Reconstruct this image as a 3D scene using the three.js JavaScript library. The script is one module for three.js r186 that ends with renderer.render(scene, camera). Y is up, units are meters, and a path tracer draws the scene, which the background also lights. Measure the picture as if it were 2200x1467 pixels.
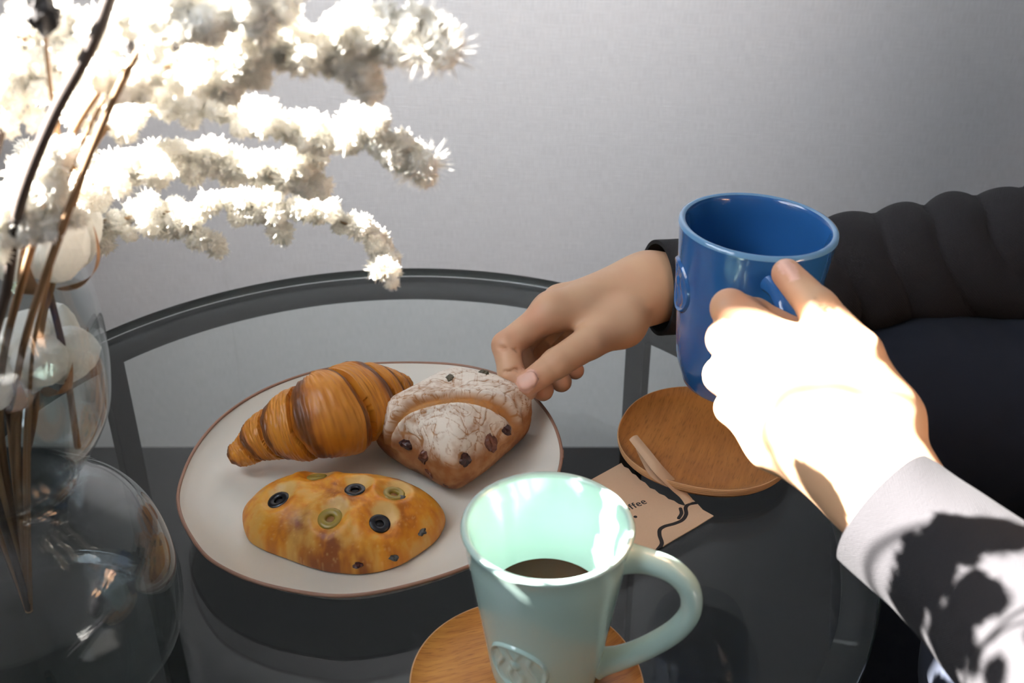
import * as THREE from 'three';
import { mergeGeometries, mergeVertices } from 'three/addons/utils/BufferGeometryUtils.js';
import { RoundedBoxGeometry } from 'three/addons/geometries/RoundedBoxGeometry.js';
import { ImprovedNoise } from 'three/addons/math/ImprovedNoise.js';

// ---------------------------------------------------------------- camera, sky, sun, exposure
const scene = new THREE.Scene();
const camera = new THREE.PerspectiveCamera(33.99, 2200 / 1467, 0.02, 60);
camera.position.set(0, 0.975, 0);
camera.rotation.set(-30.5 * Math.PI / 180, 0, 0);
camera.filmGauge = 36;
camera.focus = 0.735;
camera.userData.fStop = 10;

const renderer = new THREE.WebGLRenderer({ antialias: true });
renderer.toneMapping = THREE.LinearToneMapping;
renderer.toneMappingExposure = 1.0;
renderer.shadowMap.enabled = true;
renderer.shadowMap.type = THREE.PCFSoftShadowMap;

{ // even, slightly bluish daylight sky
  const W = 64, H = 32, d = new Float32Array(W * H * 4);
  for (let j = 0; j < H; j++) for (let i = 0; i < W; i++) {
    const e = Math.max(0, (j + 0.5) / H * 2 - 1), k = (j * W + i) * 4;   // 0 at the horizon, 1 overhead
    const L = 12 * (1.0 - 0.25 * e);
    d[k] = L * (0.92 - 0.16 * e); d[k + 1] = L * (0.97 - 0.08 * e); d[k + 2] = L * 1.06; d[k + 3] = 1;
  }
  const t = new THREE.DataTexture(d, W, H, THREE.RGBAFormat, THREE.FloatType);
  t.mapping = THREE.EquirectangularReflectionMapping; t.magFilter = THREE.LinearFilter; t.minFilter = THREE.LinearFilter; t.needsUpdate = true;
  scene.background = t;
}
const sun = new THREE.DirectionalLight(new THREE.Color(1, 0.965, 0.92), 150);
{
  const to = new THREE.Vector3(0.1, 0.6, -0.5);
  sun.position.copy(to).add(new THREE.Vector3(-0.760, 0.640, -0.105).multiplyScalar(3));
  sun.target.position.copy(to);
  sun.castShadow = true;
  sun.shadow.mapSize.set(2048, 2048);
  Object.assign(sun.shadow.camera, { left: -1.2, right: 1.2, top: 1.2, bottom: -1.2, near: 0.1, far: 8 });
  scene.add(sun); scene.add(sun.target);
}

// ---------------------------------------------------------------- helpers
const V = (a) => new THREE.Vector3(a[0], a[1], a[2]);
function rng(seed) { let s = seed >>> 0; return () => { s = (s + 0x6D2B79F5) | 0; let t = Math.imul(s ^ (s >>> 15), 1 | s); t = (t + Math.imul(t ^ (t >>> 7), 61 | t)) ^ t; return ((t ^ (t >>> 14)) >>> 0) / 4294967296; }; }
const perlin = new ImprovedNoise();
const N = (x, y, z) => perlin.noise(x + 31.4, y + 47.7, z + 11.9);
const fbm = (x, y, z, o = 4) => { let a = 0.5, s = 0; for (let i = 0; i < o; i++) { s += a * N(x, y, z); x *= 2.03; y *= 2.03; z *= 2.03; a *= 0.5; } return s; };
const clamp = (x, a = 0, b = 1) => Math.min(b, Math.max(a, x));
const smooth = (a, b, x) => { const t = clamp((x - a) / (b - a)); return t * t * (3 - 2 * t); };
const mix = (a, b, t) => a + (b - a) * t;
const mix3 = (a, b, t) => [mix(a[0], b[0], t), mix(a[1], b[1], t), mix(a[2], b[2], t)];
const lin = (r, g, b) => { const f = (c) => { c /= 255; return c <= 0.04045 ? c / 12.92 : Math.pow((c + 0.055) / 1.055, 2.4); }; return [f(r), f(g), f(b)]; };
const taken = {};
function numbered(n) { taken[n] = (taken[n] ?? -1) + 1; return taken[n] ? `${n}_${String(taken[n]).padStart(3, '0')}` : n; }
function M(color, roughness = 0.6, extra = {}) { const m = new THREE.MeshPhysicalMaterial({ roughness, ...extra }); if (color) m.color.setRGB(...color); return m; }
function obj(name, geo, mat, parent) {
  const m = new THREE.Mesh(Array.isArray(geo) ? mergeGeometries(geo.map((g) => (g.index ? g.toNonIndexed() : g))) : geo, mat);
  m.name = numbered(name); m.castShadow = m.receiveShadow = true; (parent || scene).add(m); return m;
}
function thing(name, label, category, pos = [0, 0, 0], group) {
  const g = new THREE.Group(); g.name = numbered(name); g.position.set(...pos); g.userData = { label, category }; if (group) g.userData.group = group; scene.add(g); return g;
}
function struct(o) { o.userData.kind = 'structure'; return o; }
function box(x0, x1, y0, y1, z0, z1) { const g = new THREE.BoxGeometry(x1 - x0, y1 - y0, z1 - z0); g.translate((x0 + x1) / 2, (y0 + y1) / 2, (z0 + z1) / 2); return g; }
function grid(nu, nv, fn, closeU = false) { // fn(u, v) -> [x, y, z] or [x, y, z, r, g, b]
  const pos = [], uv = [], idx = []; let col = null;
  for (let j = 0; j <= nv; j++) for (let i = 0; i <= nu; i++) {
    const p = fn(i / nu, j / nv, i, j); pos.push(p[0], p[1], p[2]); uv.push(i / nu, j / nv);
    if (p.length > 3) { col = col || []; col.push(p[3], p[4], p[5]); }
  }
  for (let j = 0; j < nv; j++) for (let i = 0; i < nu; i++) { const a = j * (nu + 1) + i, b = a + 1, c = a + nu + 1, d = c + 1; idx.push(a, b, d, a, d, c); }
  const g = new THREE.BufferGeometry();
  g.setAttribute('position', new THREE.Float32BufferAttribute(pos, 3)); g.setAttribute('uv', new THREE.Float32BufferAttribute(uv, 2));
  if (col) g.setAttribute('color', new THREE.Float32BufferAttribute(col, 3));
  g.setIndex(idx); g.computeVertexNormals();
  if (closeU) { // weld the seam's normals
    const n = g.attributes.normal;
    for (let j = 0; j <= nv; j++) { const a = j * (nu + 1), b = a + nu; const x = n.getX(a) + n.getX(b), y = n.getY(a) + n.getY(b), z = n.getZ(a) + n.getZ(b), l = Math.hypot(x, y, z) || 1; n.setXYZ(a, x / l, y / l, z / l); n.setXYZ(b, x / l, y / l, z / l); }
  }
  return g;
}
function catmull(pts) { return new THREE.CatmullRomCurve3(pts.map(V), false, 'centripetal'); }
function tube(pts, rad, seg = 24, sides = 8) { // rad(t) metres
  const c = catmull(pts), f = c.computeFrenetFrames(seg, false);
  const g = grid(sides, seg, (u, v, i, j) => { const p = c.getPoint(v), a = u * Math.PI * 2, r = rad(v), n = f.normals[j], b = f.binormals[j], x = Math.cos(a) * r, y = -Math.sin(a) * r; return [p.x + n.x * x + b.x * y, p.y + n.y * x + b.y * y, p.z + n.z * x + b.z * y]; }, true);
  return g;
}
function lathe(pts, seg = 96) { return new THREE.LatheGeometry(pts.map((p) => new THREE.Vector2(p[0], p[1])), seg); }
function dataTex(W, H, fn, srgb) { const d = new Uint8Array(W * H * 4); for (let j = 0; j < H; j++) for (let i = 0; i < W; i++) { const c = fn(i / W, j / H), k = (j * W + i) * 4; d[k] = clamp(c[0]) * 255; d[k + 1] = clamp(c[1]) * 255; d[k + 2] = clamp(c[2]) * 255; d[k + 3] = 255; } const t = new THREE.DataTexture(d, W, H); t.wrapS = t.wrapT = THREE.RepeatWrapping; t.magFilter = THREE.LinearFilter; t.minFilter = THREE.LinearMipmapLinearFilter; t.generateMipmaps = true; if (srgb) t.colorSpace = THREE.SRGBColorSpace; t.needsUpdate = true; return t; }
// naive surface nets over f < 0
function nets(f, lo, hi, h, colorOf) {
  const n = [0, 1, 2].map((k) => Math.ceil((hi[k] - lo[k]) / h) + 1), [nx, ny, nz] = n, S = new Float32Array(nx * ny * nz);
  let q = 0; for (let k = 0; k < nz; k++) for (let j = 0; j < ny; j++) for (let i = 0; i < nx; i++) S[q++] = f(lo[0] + i * h, lo[1] + j * h, lo[2] + k * h);
  const id = new Int32Array(nx * ny * nz).fill(-1), pos = [], at3 = (i, j, k) => i + nx * (j + ny * k);
  const E = [[0, 1], [2, 3], [4, 5], [6, 7], [0, 2], [1, 3], [4, 6], [5, 7], [0, 4], [1, 5], [2, 6], [3, 7]];
  for (let k = 0; k < nz - 1; k++) for (let j = 0; j < ny - 1; j++) for (let i = 0; i < nx - 1; i++) {
    const v = []; let neg = 0; for (let c = 0; c < 8; c++) { const s = S[at3(i + (c & 1), j + ((c >> 1) & 1), k + (c >> 2))]; v.push(s); if (s < 0) neg++; }
    if (!neg || neg === 8) continue;
    let x = 0, y = 0, z = 0, m = 0;
    for (const [a, b] of E) if ((v[a] < 0) !== (v[b] < 0)) { const t = v[a] / (v[a] - v[b]); x += mix(a & 1, b & 1, t); y += mix((a >> 1) & 1, (b >> 1) & 1, t); z += mix(a >> 2, b >> 2, t); m++; }
    id[at3(i, j, k)] = pos.length / 3; pos.push(lo[0] + (i + x / m) * h, lo[1] + (j + y / m) * h, lo[2] + (k + z / m) * h);
  }
  const idx = [], quad = (a, b, c, d, flip) => { if (flip) idx.push(a, c, b, a, d, c); else idx.push(a, b, c, a, c, d); };
  for (let k = 1; k < nz - 1; k++) for (let j = 1; j < ny - 1; j++) for (let i = 1; i < nx - 1; i++) {
    const s = S[at3(i, j, k)] < 0;
    if (s !== S[at3(i + 1, j, k)] < 0) quad(id[at3(i, j - 1, k - 1)], id[at3(i, j, k - 1)], id[at3(i, j, k)], id[at3(i, j - 1, k)], !s);
    if (s !== S[at3(i, j + 1, k)] < 0) quad(id[at3(i - 1, j, k - 1)], id[at3(i - 1, j, k)], id[at3(i, j, k)], id[at3(i, j, k - 1)], !s);
    if (s !== S[at3(i, j, k + 1)] < 0) quad(id[at3(i - 1, j - 1, k)], id[at3(i, j - 1, k)], id[at3(i, j, k)], id[at3(i - 1, j, k)], !s);
  }
  const nor = [], uv = [], col = colorOf ? [] : null, e = h * 0.35;
  for (let p = 0; p < pos.length; p += 3) {
    let [x, y, z] = [pos[p], pos[p + 1], pos[p + 2]];
    const grad = () => { const gx = f(x + e, y, z) - f(x - e, y, z), gy = f(x, y + e, z) - f(x, y - e, z), gz = f(x, y, z + e) - f(x, y, z - e), l = Math.hypot(gx, gy, gz) || 1; return [gx / l, gy / l, gz / l]; };
    let g = grad(); const d = clamp(f(x, y, z), -h, h) * 0.8; x -= g[0] * d; y -= g[1] * d; z -= g[2] * d; pos[p] = x; pos[p + 1] = y; pos[p + 2] = z; g = grad();
    nor.push(...g); uv.push(x * 10, y * 10); if (col) col.push(...colorOf(x, y, z, g));
  }
  const G = new THREE.BufferGeometry();
  G.setAttribute('position', new THREE.Float32BufferAttribute(pos, 3)); G.setAttribute('normal', new THREE.Float32BufferAttribute(nor, 3)); G.setAttribute('uv', new THREE.Float32BufferAttribute(uv, 2));
  if (col) G.setAttribute('color', new THREE.Float32BufferAttribute(col, 3)); G.setIndex(idx); return G;
}
const smin = (a, b, k) => { const h = Math.max(k - Math.abs(a - b), 0) / k; return Math.min(a, b) - h * h * k * 0.25; };
function cap(x, y, z, a, b, ra, rb) { const dx = b[0] - a[0], dy = b[1] - a[1], dz = b[2] - a[2], px = x - a[0], py = y - a[1], pz = z - a[2], t = clamp((px * dx + py * dy + pz * dz) / (dx * dx + dy * dy + dz * dz)); return Math.hypot(px - dx * t, py - dy * t, pz - dz * t) - mix(ra, rb, t); }
function bounds(pts, pad) { const lo = [1e9, 1e9, 1e9], hi = [-1e9, -1e9, -1e9]; for (const p of pts) for (let k = 0; k < 3; k++) { lo[k] = Math.min(lo[k], p[k] - pad); hi[k] = Math.max(hi[k], p[k] + pad); } return [lo, hi]; }

// ---------------------------------------------------------------- the room
const TOP = 0.5;                       // height of the table top
const BACK = -1.347, LEFT = -0.8, RIGHT = 1.55, REAR = 1.7, CEIL = 2.45;
const plaster = M([0.40, 0.39, 0.375], 0.9), ceilMat = M([0.42, 0.41, 0.40], 0.95);
const floorMat = M(null, 0.7, { color: new THREE.Color().setRGB(0.017, 0.0172, 0.019) });
struct(obj('floor', box(LEFT - 0.2, RIGHT + 0.2, -0.12, 0, BACK - 0.2, REAR + 0.2), floorMat));
struct(obj('ceiling', box(LEFT - 0.2, RIGHT + 0.2, CEIL, CEIL + 0.15, BACK - 0.2, REAR + 0.2), ceilMat));
struct(obj('wall_right', box(RIGHT, RIGHT + 0.15, 0, CEIL, BACK - 0.2, REAR + 0.2), plaster));
struct(obj('wall_rear', box(LEFT - 0.2, RIGHT + 0.15, 0, CEIL, REAR, REAR + 0.15), plaster));
{ // back wall: strips of woven grey paper on a plaster backing
  const wb = new THREE.Group(); wb.name = 'wall_back'; struct(wb); scene.add(wb);
  obj('backing', box(LEFT - 0.2, RIGHT + 0.15, 0, CEIL, BACK - 0.15, BACK - 0.0012), plaster, wb);
  const weave = dataTex(512, 512, (u, v) => { const a = Math.sin(v * 512 * Math.PI / 4) * (0.5 + 0.5 * fbm(u * 24, v * 128, 1, 2)), b = Math.sin(u * 512 * Math.PI / 4) * 0.35; const k = 0.5 + 0.22 * a + 0.15 * b + 0.5 * fbm(u * 8, v * 190, 3, 3); return [k, k, k]; });
  const tint = dataTex(512, 512, (u, v) => { const k = 0.755 + 0.035 * fbm(u * 6, v * 150, 7, 3) + 0.03 * N(u * 150, v * 10, 9); return [k, k * 0.995, k * 1.0]; }, true);
  for (const t of [weave, tint]) t.repeat.set(6, 6);
  const paper = M([1, 1, 1], 0.82, { map: tint, bumpMap: weave, bumpScale: 0.0006 });
  const edges = [LEFT - 0.2, -0.388, 0.82, RIGHT + 0.15];
  for (let i = 0; i < 3; i++) { const g = box(edges[i] + 0.0003, edges[i + 1] - 0.0003, 0, CEIL, BACK - 0.0014, BACK), p = g.attributes.position, uv = g.attributes.uv; for (let k = 0; k < p.count; k++) uv.setXY(k, p.getX(k) + i * 0.37, p.getY(k)); obj('wallpaper_strip', g, paper, wb); }
}
const SILL = 1.277, HEAD = 2.25, WZ0 = -0.637, WZ1 = 0.5;
{ // left wall with a wide, high window
  const t = 0.08, g = [box(LEFT - t, LEFT, 0, SILL, BACK - 0.2, REAR + 0.2), box(LEFT - t, LEFT, HEAD, CEIL, BACK - 0.2, REAR + 0.2), box(LEFT - t, LEFT, SILL, HEAD, BACK - 0.2, WZ0), box(LEFT - t, LEFT, SILL, HEAD, WZ1, REAR + 0.2)];
  struct(obj('wall_left', g, plaster));
  const w = new THREE.Group(); w.name = 'window_1'; struct(w); scene.add(w);
  const wf = M([0.7, 0.7, 0.69], 0.5), x0 = LEFT - 0.07, x1 = LEFT - 0.02, f = 0.02;
  obj('frame', [box(x0, x1, SILL, SILL + f, WZ0, WZ1), box(x0, x1, HEAD - f, HEAD, WZ0, WZ1), box(x0, x1, SILL, HEAD, WZ0, WZ0 + f), box(x0, x1, SILL, HEAD, WZ1 - f, WZ1)], wf, w);
  obj('pane', box(LEFT - 0.05, LEFT - 0.045, SILL + f, HEAD - f, WZ0 + f, WZ1 - f), M([1, 1, 1], 0, { transmission: 1, thickness: 0, ior: 1.5 }), w);
}

{ // ceiling spotlight washing the back wall
  const p = new THREE.Vector3(-0.10, 2.30, -0.35), to = new THREE.Vector3(-0.14, 1.02, BACK), dir = to.clone().sub(p).normalize();
  const t = thing('ceiling_spotlight', 'small black ceiling spotlight aimed at the grey back wall', 'lamp', p.toArray());
  const q = new THREE.Quaternion().setFromUnitVectors(new THREE.Vector3(0, -1, 0), dir), blk = M([0.03, 0.03, 0.03], 0.5);
  const can = obj('can', lathe([[0, 0.10], [0.03, 0.10], [0.034, 0.09], [0.034, -0.02], [0.031, -0.02], [0.031, 0.005], [0, 0.005]], 40), blk, t); can.quaternion.copy(q);
  const lens = obj('lamp_lens', lathe([[0, 0.001], [0.03, 0.001], [0.03, 0.004], [0, 0.004]], 40), M([1, 1, 1], 0.5, { emissive: new THREE.Color(1, 0.98, 0.95), emissiveIntensity: 3 }), t); lens.quaternion.copy(q);
  obj('rod', new THREE.CylinderGeometry(0.006, 0.006, 0.10, 16).translate(0, 0.10, 0), blk, t);
  const s = new THREE.SpotLight(new THREE.Color(1, 0.985, 0.98), 25, 0, 0.40, 1.0, 2); s.position.copy(p).addScaledVector(dir, 0.012); s.target.position.copy(to); s.castShadow = true; s.shadow.radius = 2; scene.add(s, s.target);
}

// ---------------------------------------------------------------- round glass table
{
  const R = 0.3325, t = thing('glass_table', 'round table with a clear glass top over a dark grey metal ring and legs', 'table', [-0.091, 0, -0.611]);
  const clear = M([0.93, 0.96, 0.955], 0, { transmission: 1, thickness: 0, ior: 1.52, specularIntensity: 0.36 });
  obj('glass_top', lathe([[0, TOP - 0.008], [R - 0.0012, TOP - 0.008], [R - 0.0012, TOP], [0, TOP]], 160), clear, t);
  obj('glass_edge', lathe([[R - 0.0011, TOP - 0.008], [R - 0.0002, TOP - 0.0074], [R, TOP - 0.004], [R - 0.0002, TOP - 0.0006], [R - 0.0011, TOP]], 160), M([0.012, 0.02, 0.02], 0.12), t);
  const metal = M([0.018, 0.0185, 0.020], 0.5, { specularIntensity: 0.3 });
  obj('ring', lathe([[R - 0.022, TOP - 0.022], [R - 0.003, TOP - 0.022], [R - 0.002, TOP - 0.021], [R - 0.002, TOP - 0.0085], [R - 0.022, TOP - 0.0085], [R - 0.022, TOP - 0.022]], 160), metal, t);
  for (const deg of [-50, 40, 130, 218]) { const a = deg * Math.PI / 180, g = new RoundedBoxGeometry(0.012, TOP - 0.02, 0.02, 2, 0.0015); const l = obj('leg', g, metal, t); l.position.set(Math.cos(a) * (R - 0.016), (TOP - 0.02) / 2, Math.sin(a) * (R - 0.016)); l.rotation.y = -a; }
}

// ---------------------------------------------------------------- plate
const PLATE = [-.0943,.5130,-.6037];
{
  const rimPx = [[.0335,.5260,-.6119],[.0303,.5260,-.5892],[.0245,.5260,-.5667],[.0154,.5260,-.5454],[.0034,.5260,-.5264],[-.0106,.5260,-.5116],[-.0280,.5260,-.4998],[-.0511,.5260,-.4883],[-.0813,.5260,-.4783],[-.1016,.5260,-.4764],[-.1229,.5260,-.4798],[-.1448,.5260,-.4863],[-.1647,.5260,-.4962],[-.1813,.5260,-.5087],[-.1955,.5260,-.5269],[-.2072,.5260,-.5472],[-.2139,.5260,-.5653],[-.2166,.5260,-.5842],[-.2165,.5260,-.6119],[-.2119,.5260,-.6392],[-.2040,.5260,-.6611],[-.1895,.5260,-.6847],[-.1728,.5260,-.7018],[-.1485,.5260,-.7181],[-.1224,.5260,-.7268],[-.0786,.5260,-.7306],[-.0399,.5260,-.7268],[-.0123,.5260,-.7148],[.0069,.5260,-.6966],[.0173,.5260,-.6804],[.0265,.5260,-.6587],[.0322,.5260,-.6336]];
  const outline = new THREE.CatmullRomCurve3(rimPx.map(V), true, 'centripetal').getSpacedPoints(160);
  const t = thing('dinner_plate', 'large off-white egg-shaped ceramic plate with a thin brown rim under the pastries', 'plate', [PLATE[0], TOP, PLATE[2]]);
  // profile: share of the outline radius, height
  const prof = [[0, 0.0085], [0.35, 0.0085], [0.6, 0.0088], [0.78, 0.0105], [0.9, 0.0165], [0.965, 0.0222], [0.992, 0.0255], [1, 0.0262]];
  const under = [[0.998, 0.0248], [0.985, 0.0225], [0.92, 0.0135], [0.8, 0.006], [0.62, 0.002], [0.6, 0.0002], [0.55, 0.0002], [0.52, 0.0025], [0, 0.003]];
  const surf = (pr) => grid(160, pr.length - 1, (u, v, i, j) => { const p = outline[i % 160], [s, y] = pr[j]; const wob = 0.0004 * Math.sin(i / 160 * 6.283 * 3) * s; return [(p.x - PLATE[0]) * s, y + wob, (p.z - PLATE[2]) * s]; }, true);
  const fine = (pr) => { const c = new THREE.CatmullRomCurve3(pr.map((p) => new THREE.Vector3(p[0], p[1], 0)), false, 'centripetal'), o = []; for (let i = 0; i <= 40; i++) { const p = c.getPoint(i / 40); o.push([p.x, p.y]); } return o; };
  const glaze = M(lin(222, 217, 205), 0.28, { side: THREE.DoubleSide });
  obj('dish', [surf(fine(prof)), surf(fine(under))], glaze, t);
  const rimCurve = outline.map((p) => [(p.x - PLATE[0]), 0.0257, (p.z - PLATE[2])]);
  const c = new THREE.CatmullRomCurve3(rimCurve.map(V), true);
  obj('rim', new THREE.TubeGeometry(c, 320, 0.00115, 8, true), M(lin(150, 112, 92), 0.5), t);
}

// ---------------------------------------------------------------- croissant
{
  const spine = [[-.1912,.5210,-.6113],[-.1836,.5235,-.6159],[-.1696,.5310,-.6216],[-.1498,.5395,-.6222],[-.1262,.5455,-.6257],[-.1082,.5430,-.6452],[-.0927,.5360,-.6701],[-.0817,.5310,-.6864],[-.0749,.5290,-.6945]];
  const c = catmull(spine), o = c.getPoint(0.5);
  const rad = [[0, 0.003], [0.02, 0.0075], [0.1, 0.0125], [0.22, 0.0185], [0.34, 0.0255], [0.5, 0.031], [0.66, 0.0275], [0.8, 0.0205], [0.92, 0.0125], [0.975, 0.0075], [1, 0.002]];
  const R = (t) => { let i = 0; while (i < rad.length - 2 && rad[i + 1][0] < t) i++; const s = clamp((t - rad[i][0]) / (rad[i + 1][0] - rad[i][0])); return mix(rad[i][1], rad[i + 1][1], s); };
  const steps = [0.0, 0.105, 0.235, 0.375, 0.56, 0.71, 0.83, 0.95, 1.12];
  const nu = 180, nv = 320, fr = c.computeFrenetFrames(nv, false), up = new THREE.Vector3(0, 1, 0);
  const gold = [0.64, 0.26, 0.024], mid = [0.42, 0.125, 0.013], dark = [0.145, 0.044, 0.008], pale = [0.56, 0.29, 0.075];
  const g = grid(nu, nv, (u, v, i, j) => {
    const p = c.getPointAt(v), T = c.getTangentAt(v), side = new THREE.Vector3().crossVectors(T, up).normalize(), nn = new THREE.Vector3().crossVectors(side, T).normalize();
    const a = u * Math.PI * 2, y = Math.sin(a), x = Math.cos(a);
    const w = v + 0.028 * Math.sin(a + 0.5) + 0.006 * N(x * 2, y * 2, v * 9);       // the layers run round slightly aslant
    let k = 0; while (k < steps.length - 2 && steps[k + 1] < w) k++;
    const s = clamp((w - steps[k]) / (steps[k + 1] - steps[k])), mirror = v > 0.5 ? 1 - s : s;
    let r = R(v) * (1.0 + 0.15 * (smooth(0, 0.16, mirror) - 1) + 0.075 * Math.sin(mirror * Math.PI));
    r += 0.0010 * N(v * 150, x * 2.2, y * 2.2) + 0.0010 * fbm(v * 30, x * 2, y * 2) + 0.0012 * N(v * 14, x * 1.5, y * 1.5);
    const flat = y < 0 ? 0.80 : 1.03, q = [p.x + side.x * x * r * 1.03 + nn.x * y * r * flat, p.y + side.y * x * r + nn.y * y * r * flat, p.z + side.z * x * r * 1.03 + nn.z * y * r * flat];
    q[1] = Math.max(q[1], 0.5097 + 0.0003 * N(q[0] * 90, 0, q[2] * 90));
    const bake = 0.5 * Math.exp(-Math.pow((mirror - 0.22) / 0.16, 2)) * 1.7 + 0.35 * fbm(v * 20, x * 2.5, y * 2.5, 3) + 0.18 * y, line = N(v * 260, x * 1.6 + v * 20, y * 1.6) * 0.5 + N(v * 120, x * 2, y * 2) * 0.4;
    let col = mix3(gold, mid, clamp(bake * 1.1 + 0.22 + line * 0.8)); col = mix3(col, dark, smooth(0.42, 0.95, bake + line * 0.22)); col = mix3(col, pale, 0.45 * smooth(0.25, 0.7, line - bake * 0.9));
    return [q[0] - o.x, q[1] - TOP, q[2] - o.z, ...col];
  }, true);
  const t = thing('croissant', 'golden brown flaky croissant with darker baked ridges at the back left of the plate', 'croissant', [o.x, TOP, o.z]);
  obj('pastry', g, M([1, 1, 1], 0.42, { vertexColors: true, side: THREE.DoubleSide, clearcoat: 0.12, clearcoatRoughness: 0.5 }), t);
}

// ---------------------------------------------------------------- olive flatbread
{
  const px = [[-.1731,.5135,-.5625],[-.1693,.5130,-.5493],[-.1639,.5125,-.5401],[-.1528,.5120,-.5319],[-.1396,.5110,-.5253],[-.1262,.5110,-.5186],[-.1112,.5110,-.5132],[-.0924,.5110,-.5111],[-.0808,.5110,-.5132],[-.0691,.5110,-.5186],[-.0568,.5110,-.5300],[-.0474,.5120,-.5424],[-.0433,.5145,-.5552],[-.0431,.5210,-.5607],[-.0473,.5260,-.5691],[-.0571,.5290,-.5784],[-.0705,.5310,-.5852],[-.0872,.5330,-.5893],[-.1107,.5340,-.5899],[-.1332,.5340,-.5913],[-.1477,.5320,-.5906],[-.1587,.5290,-.5858],[-.1670,.5250,-.5777],[-.1715,.5210,-.5678]];
  const cen = [-.1075,.5150,-.5560], out = new THREE.CatmullRomCurve3(px.map(V), true, 'centripetal').getSpacedPoints(200).map((p) => [Math.atan2(p.z - cen[2], p.x - cen[0]), Math.hypot(p.x - cen[0], p.z - cen[2])]).sort((a, b) => a[0] - b[0]);
  const Rof = (a) => { let lo = out.length - 1; for (let i = 0; i < out.length; i++) if (out[i][0] <= a) lo = i; const A = out[lo], B = out[(lo + 1) % out.length]; let d = B[0] - A[0], e = a - A[0]; if (d < 0) d += 6.2832; if (e < 0) e += 6.2832; return mix(A[1], B[1], d ? clamp(e / d) : 0); };
  const H = 0.031, base = 0.0092;
  const ol = [[598,1071,0,1.05],[762,1047,0,1.0],[815,1113,0,0.95],[680,1017,1,0.95],[846,1057,1,1.05],[708,1101,1,1.15]];
  const spots = [[-.1464,.5350,-.5531],[-.0988,.5400,-.5579],[-.0808,.5370,-.5316],[-.1255,.5380,-.5750],[-.0743,.5370,-.5571],[-.1111,.5400,-.5333]].map((p) => [p[0] - cen[0], p[2] - cen[2]]);
  const hills = [];
  const top = (x, z) => { // height above the plate's floor and slope share
    const a = Math.atan2(z, x), s = clamp(Math.hypot(x, z) / Rof(a)); let y = base + 0.006 + (H - 0.006) * Math.pow(Math.max(0, 1 - Math.pow(s, 3.0)), 0.62);
    y += 0.0022 * fbm(x * 45, 2, z * 45, 3) * (1 - s) + 0.0004 * fbm(x * 300, 5, z * 300, 2);
    for (const [ox, oz] of spots) { const d = Math.hypot(x - ox, z - oz); y += -0.0040 * Math.exp(-d * d / 0.00006) + 0.0018 * Math.exp(-Math.pow((d - 0.0125) / 0.004, 2)); }
    return y;
  };
  const gold = [0.76, 0.33, 0.017], amber = [0.64, 0.205, 0.010], brown = [0.25, 0.066, 0.012], cream = [0.66, 0.44, 0.15];
  const burn = [[-.1099,.5350,-.5180],[-.1260,.5250,-.5149],[-.1083,.5200,-.5118],[-.0910,.5180,-.5103],[-.1106,.5350,-.5512],[-.1312,.5300,-.5326],[-.0687,.5300,-.5693]].map((p) => [p[0] - cen[0], p[2] - cen[2]]);
  const nu = 260, nv = 130;
  const g = grid(nu, nv, (u, v) => {
    const a = -Math.PI + u * 2 * Math.PI * 0.999999, R = Rof(a); let s, y, under = false;
    if (v < 0.72) s = Math.sin(v / 0.72 * Math.PI / 2); else { s = 1; }
    let x, z;
    if (v < 0.72) { x = Math.cos(a) * R * s; z = Math.sin(a) * R * s; y = top(x, z); }
    else if (v < 0.86) { const k = (v - 0.72) / 0.14; s = 1 + 0.004 * Math.sin(k * Math.PI); x = Math.cos(a) * R * s; z = Math.sin(a) * R * s; y = mix(base + 0.006, base + 0.0012, k); }
    else { const k = (v - 0.86) / 0.14; s = 1 - k; x = Math.cos(a) * R * s; z = Math.sin(a) * R * s; y = base + 0.0006 + 0.0006 * Math.pow(s, 4); under = true; }
    const n1 = fbm(x * 60, 1, z * 60, 4), n2 = fbm(x * 210, 4, z * 210, 3), sp = N(x * 900, 8, z * 900), edge = clamp(Math.hypot(x, z) / R);
    let col = mix3(gold, amber, clamp(0.5 + n1 * 2.0 + n2 * 1.5)); col = mix3(col, cream, 0.5 * smooth(0.10, 0.5, -n1 * 0.9 - n2 * 0.35 + 0.10 * (z > 0 ? edge : 0) + (z > 0.02 && x < 0 ? 0.12 : 0)));
    let bk = smooth(0.10, 0.5, n1 + n2 * 0.5) * 0.6 + (x > 0.03 ? 0.10 : 0); for (const [bx, bz] of burn) bk += 1.05 * Math.exp(-((x - bx) ** 2 + (z - bz) ** 2) / 0.00006) * (0.75 + n2 * 1.2);
    col = mix3(col, brown, clamp(bk * 0.9));
    for (const [ox, oz] of spots) { const d = Math.hypot(x - ox - 0.003, (z - oz + 0.005) * 1.25); col = mix3(col, cream, 0.8 * smooth(0.0112, 0.006, d + n2 * 0.004)); }
    col = mix3(col, [0.8, 0.5, 0.2], 0.35 * smooth(0.35, 0.7, sp)); if (under) col = brown;
    return [x, y, z, ...col];
  }, true);
  { const ix = g.index.array; for (let i = 0; i < ix.length; i += 3) { const q = ix[i]; ix[i] = ix[i + 1]; ix[i + 1] = q; } g.computeVertexNormals(); }
  const t = thing('olive_flatbread', 'oval golden flatbread studded with black and green olive rings at the front of the plate', 'bread', [cen[0], TOP, cen[2]]);
  obj('crust', g, M([1, 1, 1], 0.4, { vertexColors: true, side: THREE.DoubleSide, clearcoat: 0.05, clearcoatRoughness: 0.4 }), t);
  const black = M([0.010, 0.010, 0.013], 0.22), green = M([0.30, 0.21, 0.035], 0.25), pulp = M([0.28, 0.12, 0.03], 0.5), hollow = M([0.012, 0.011, 0.013], 0.4);
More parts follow.
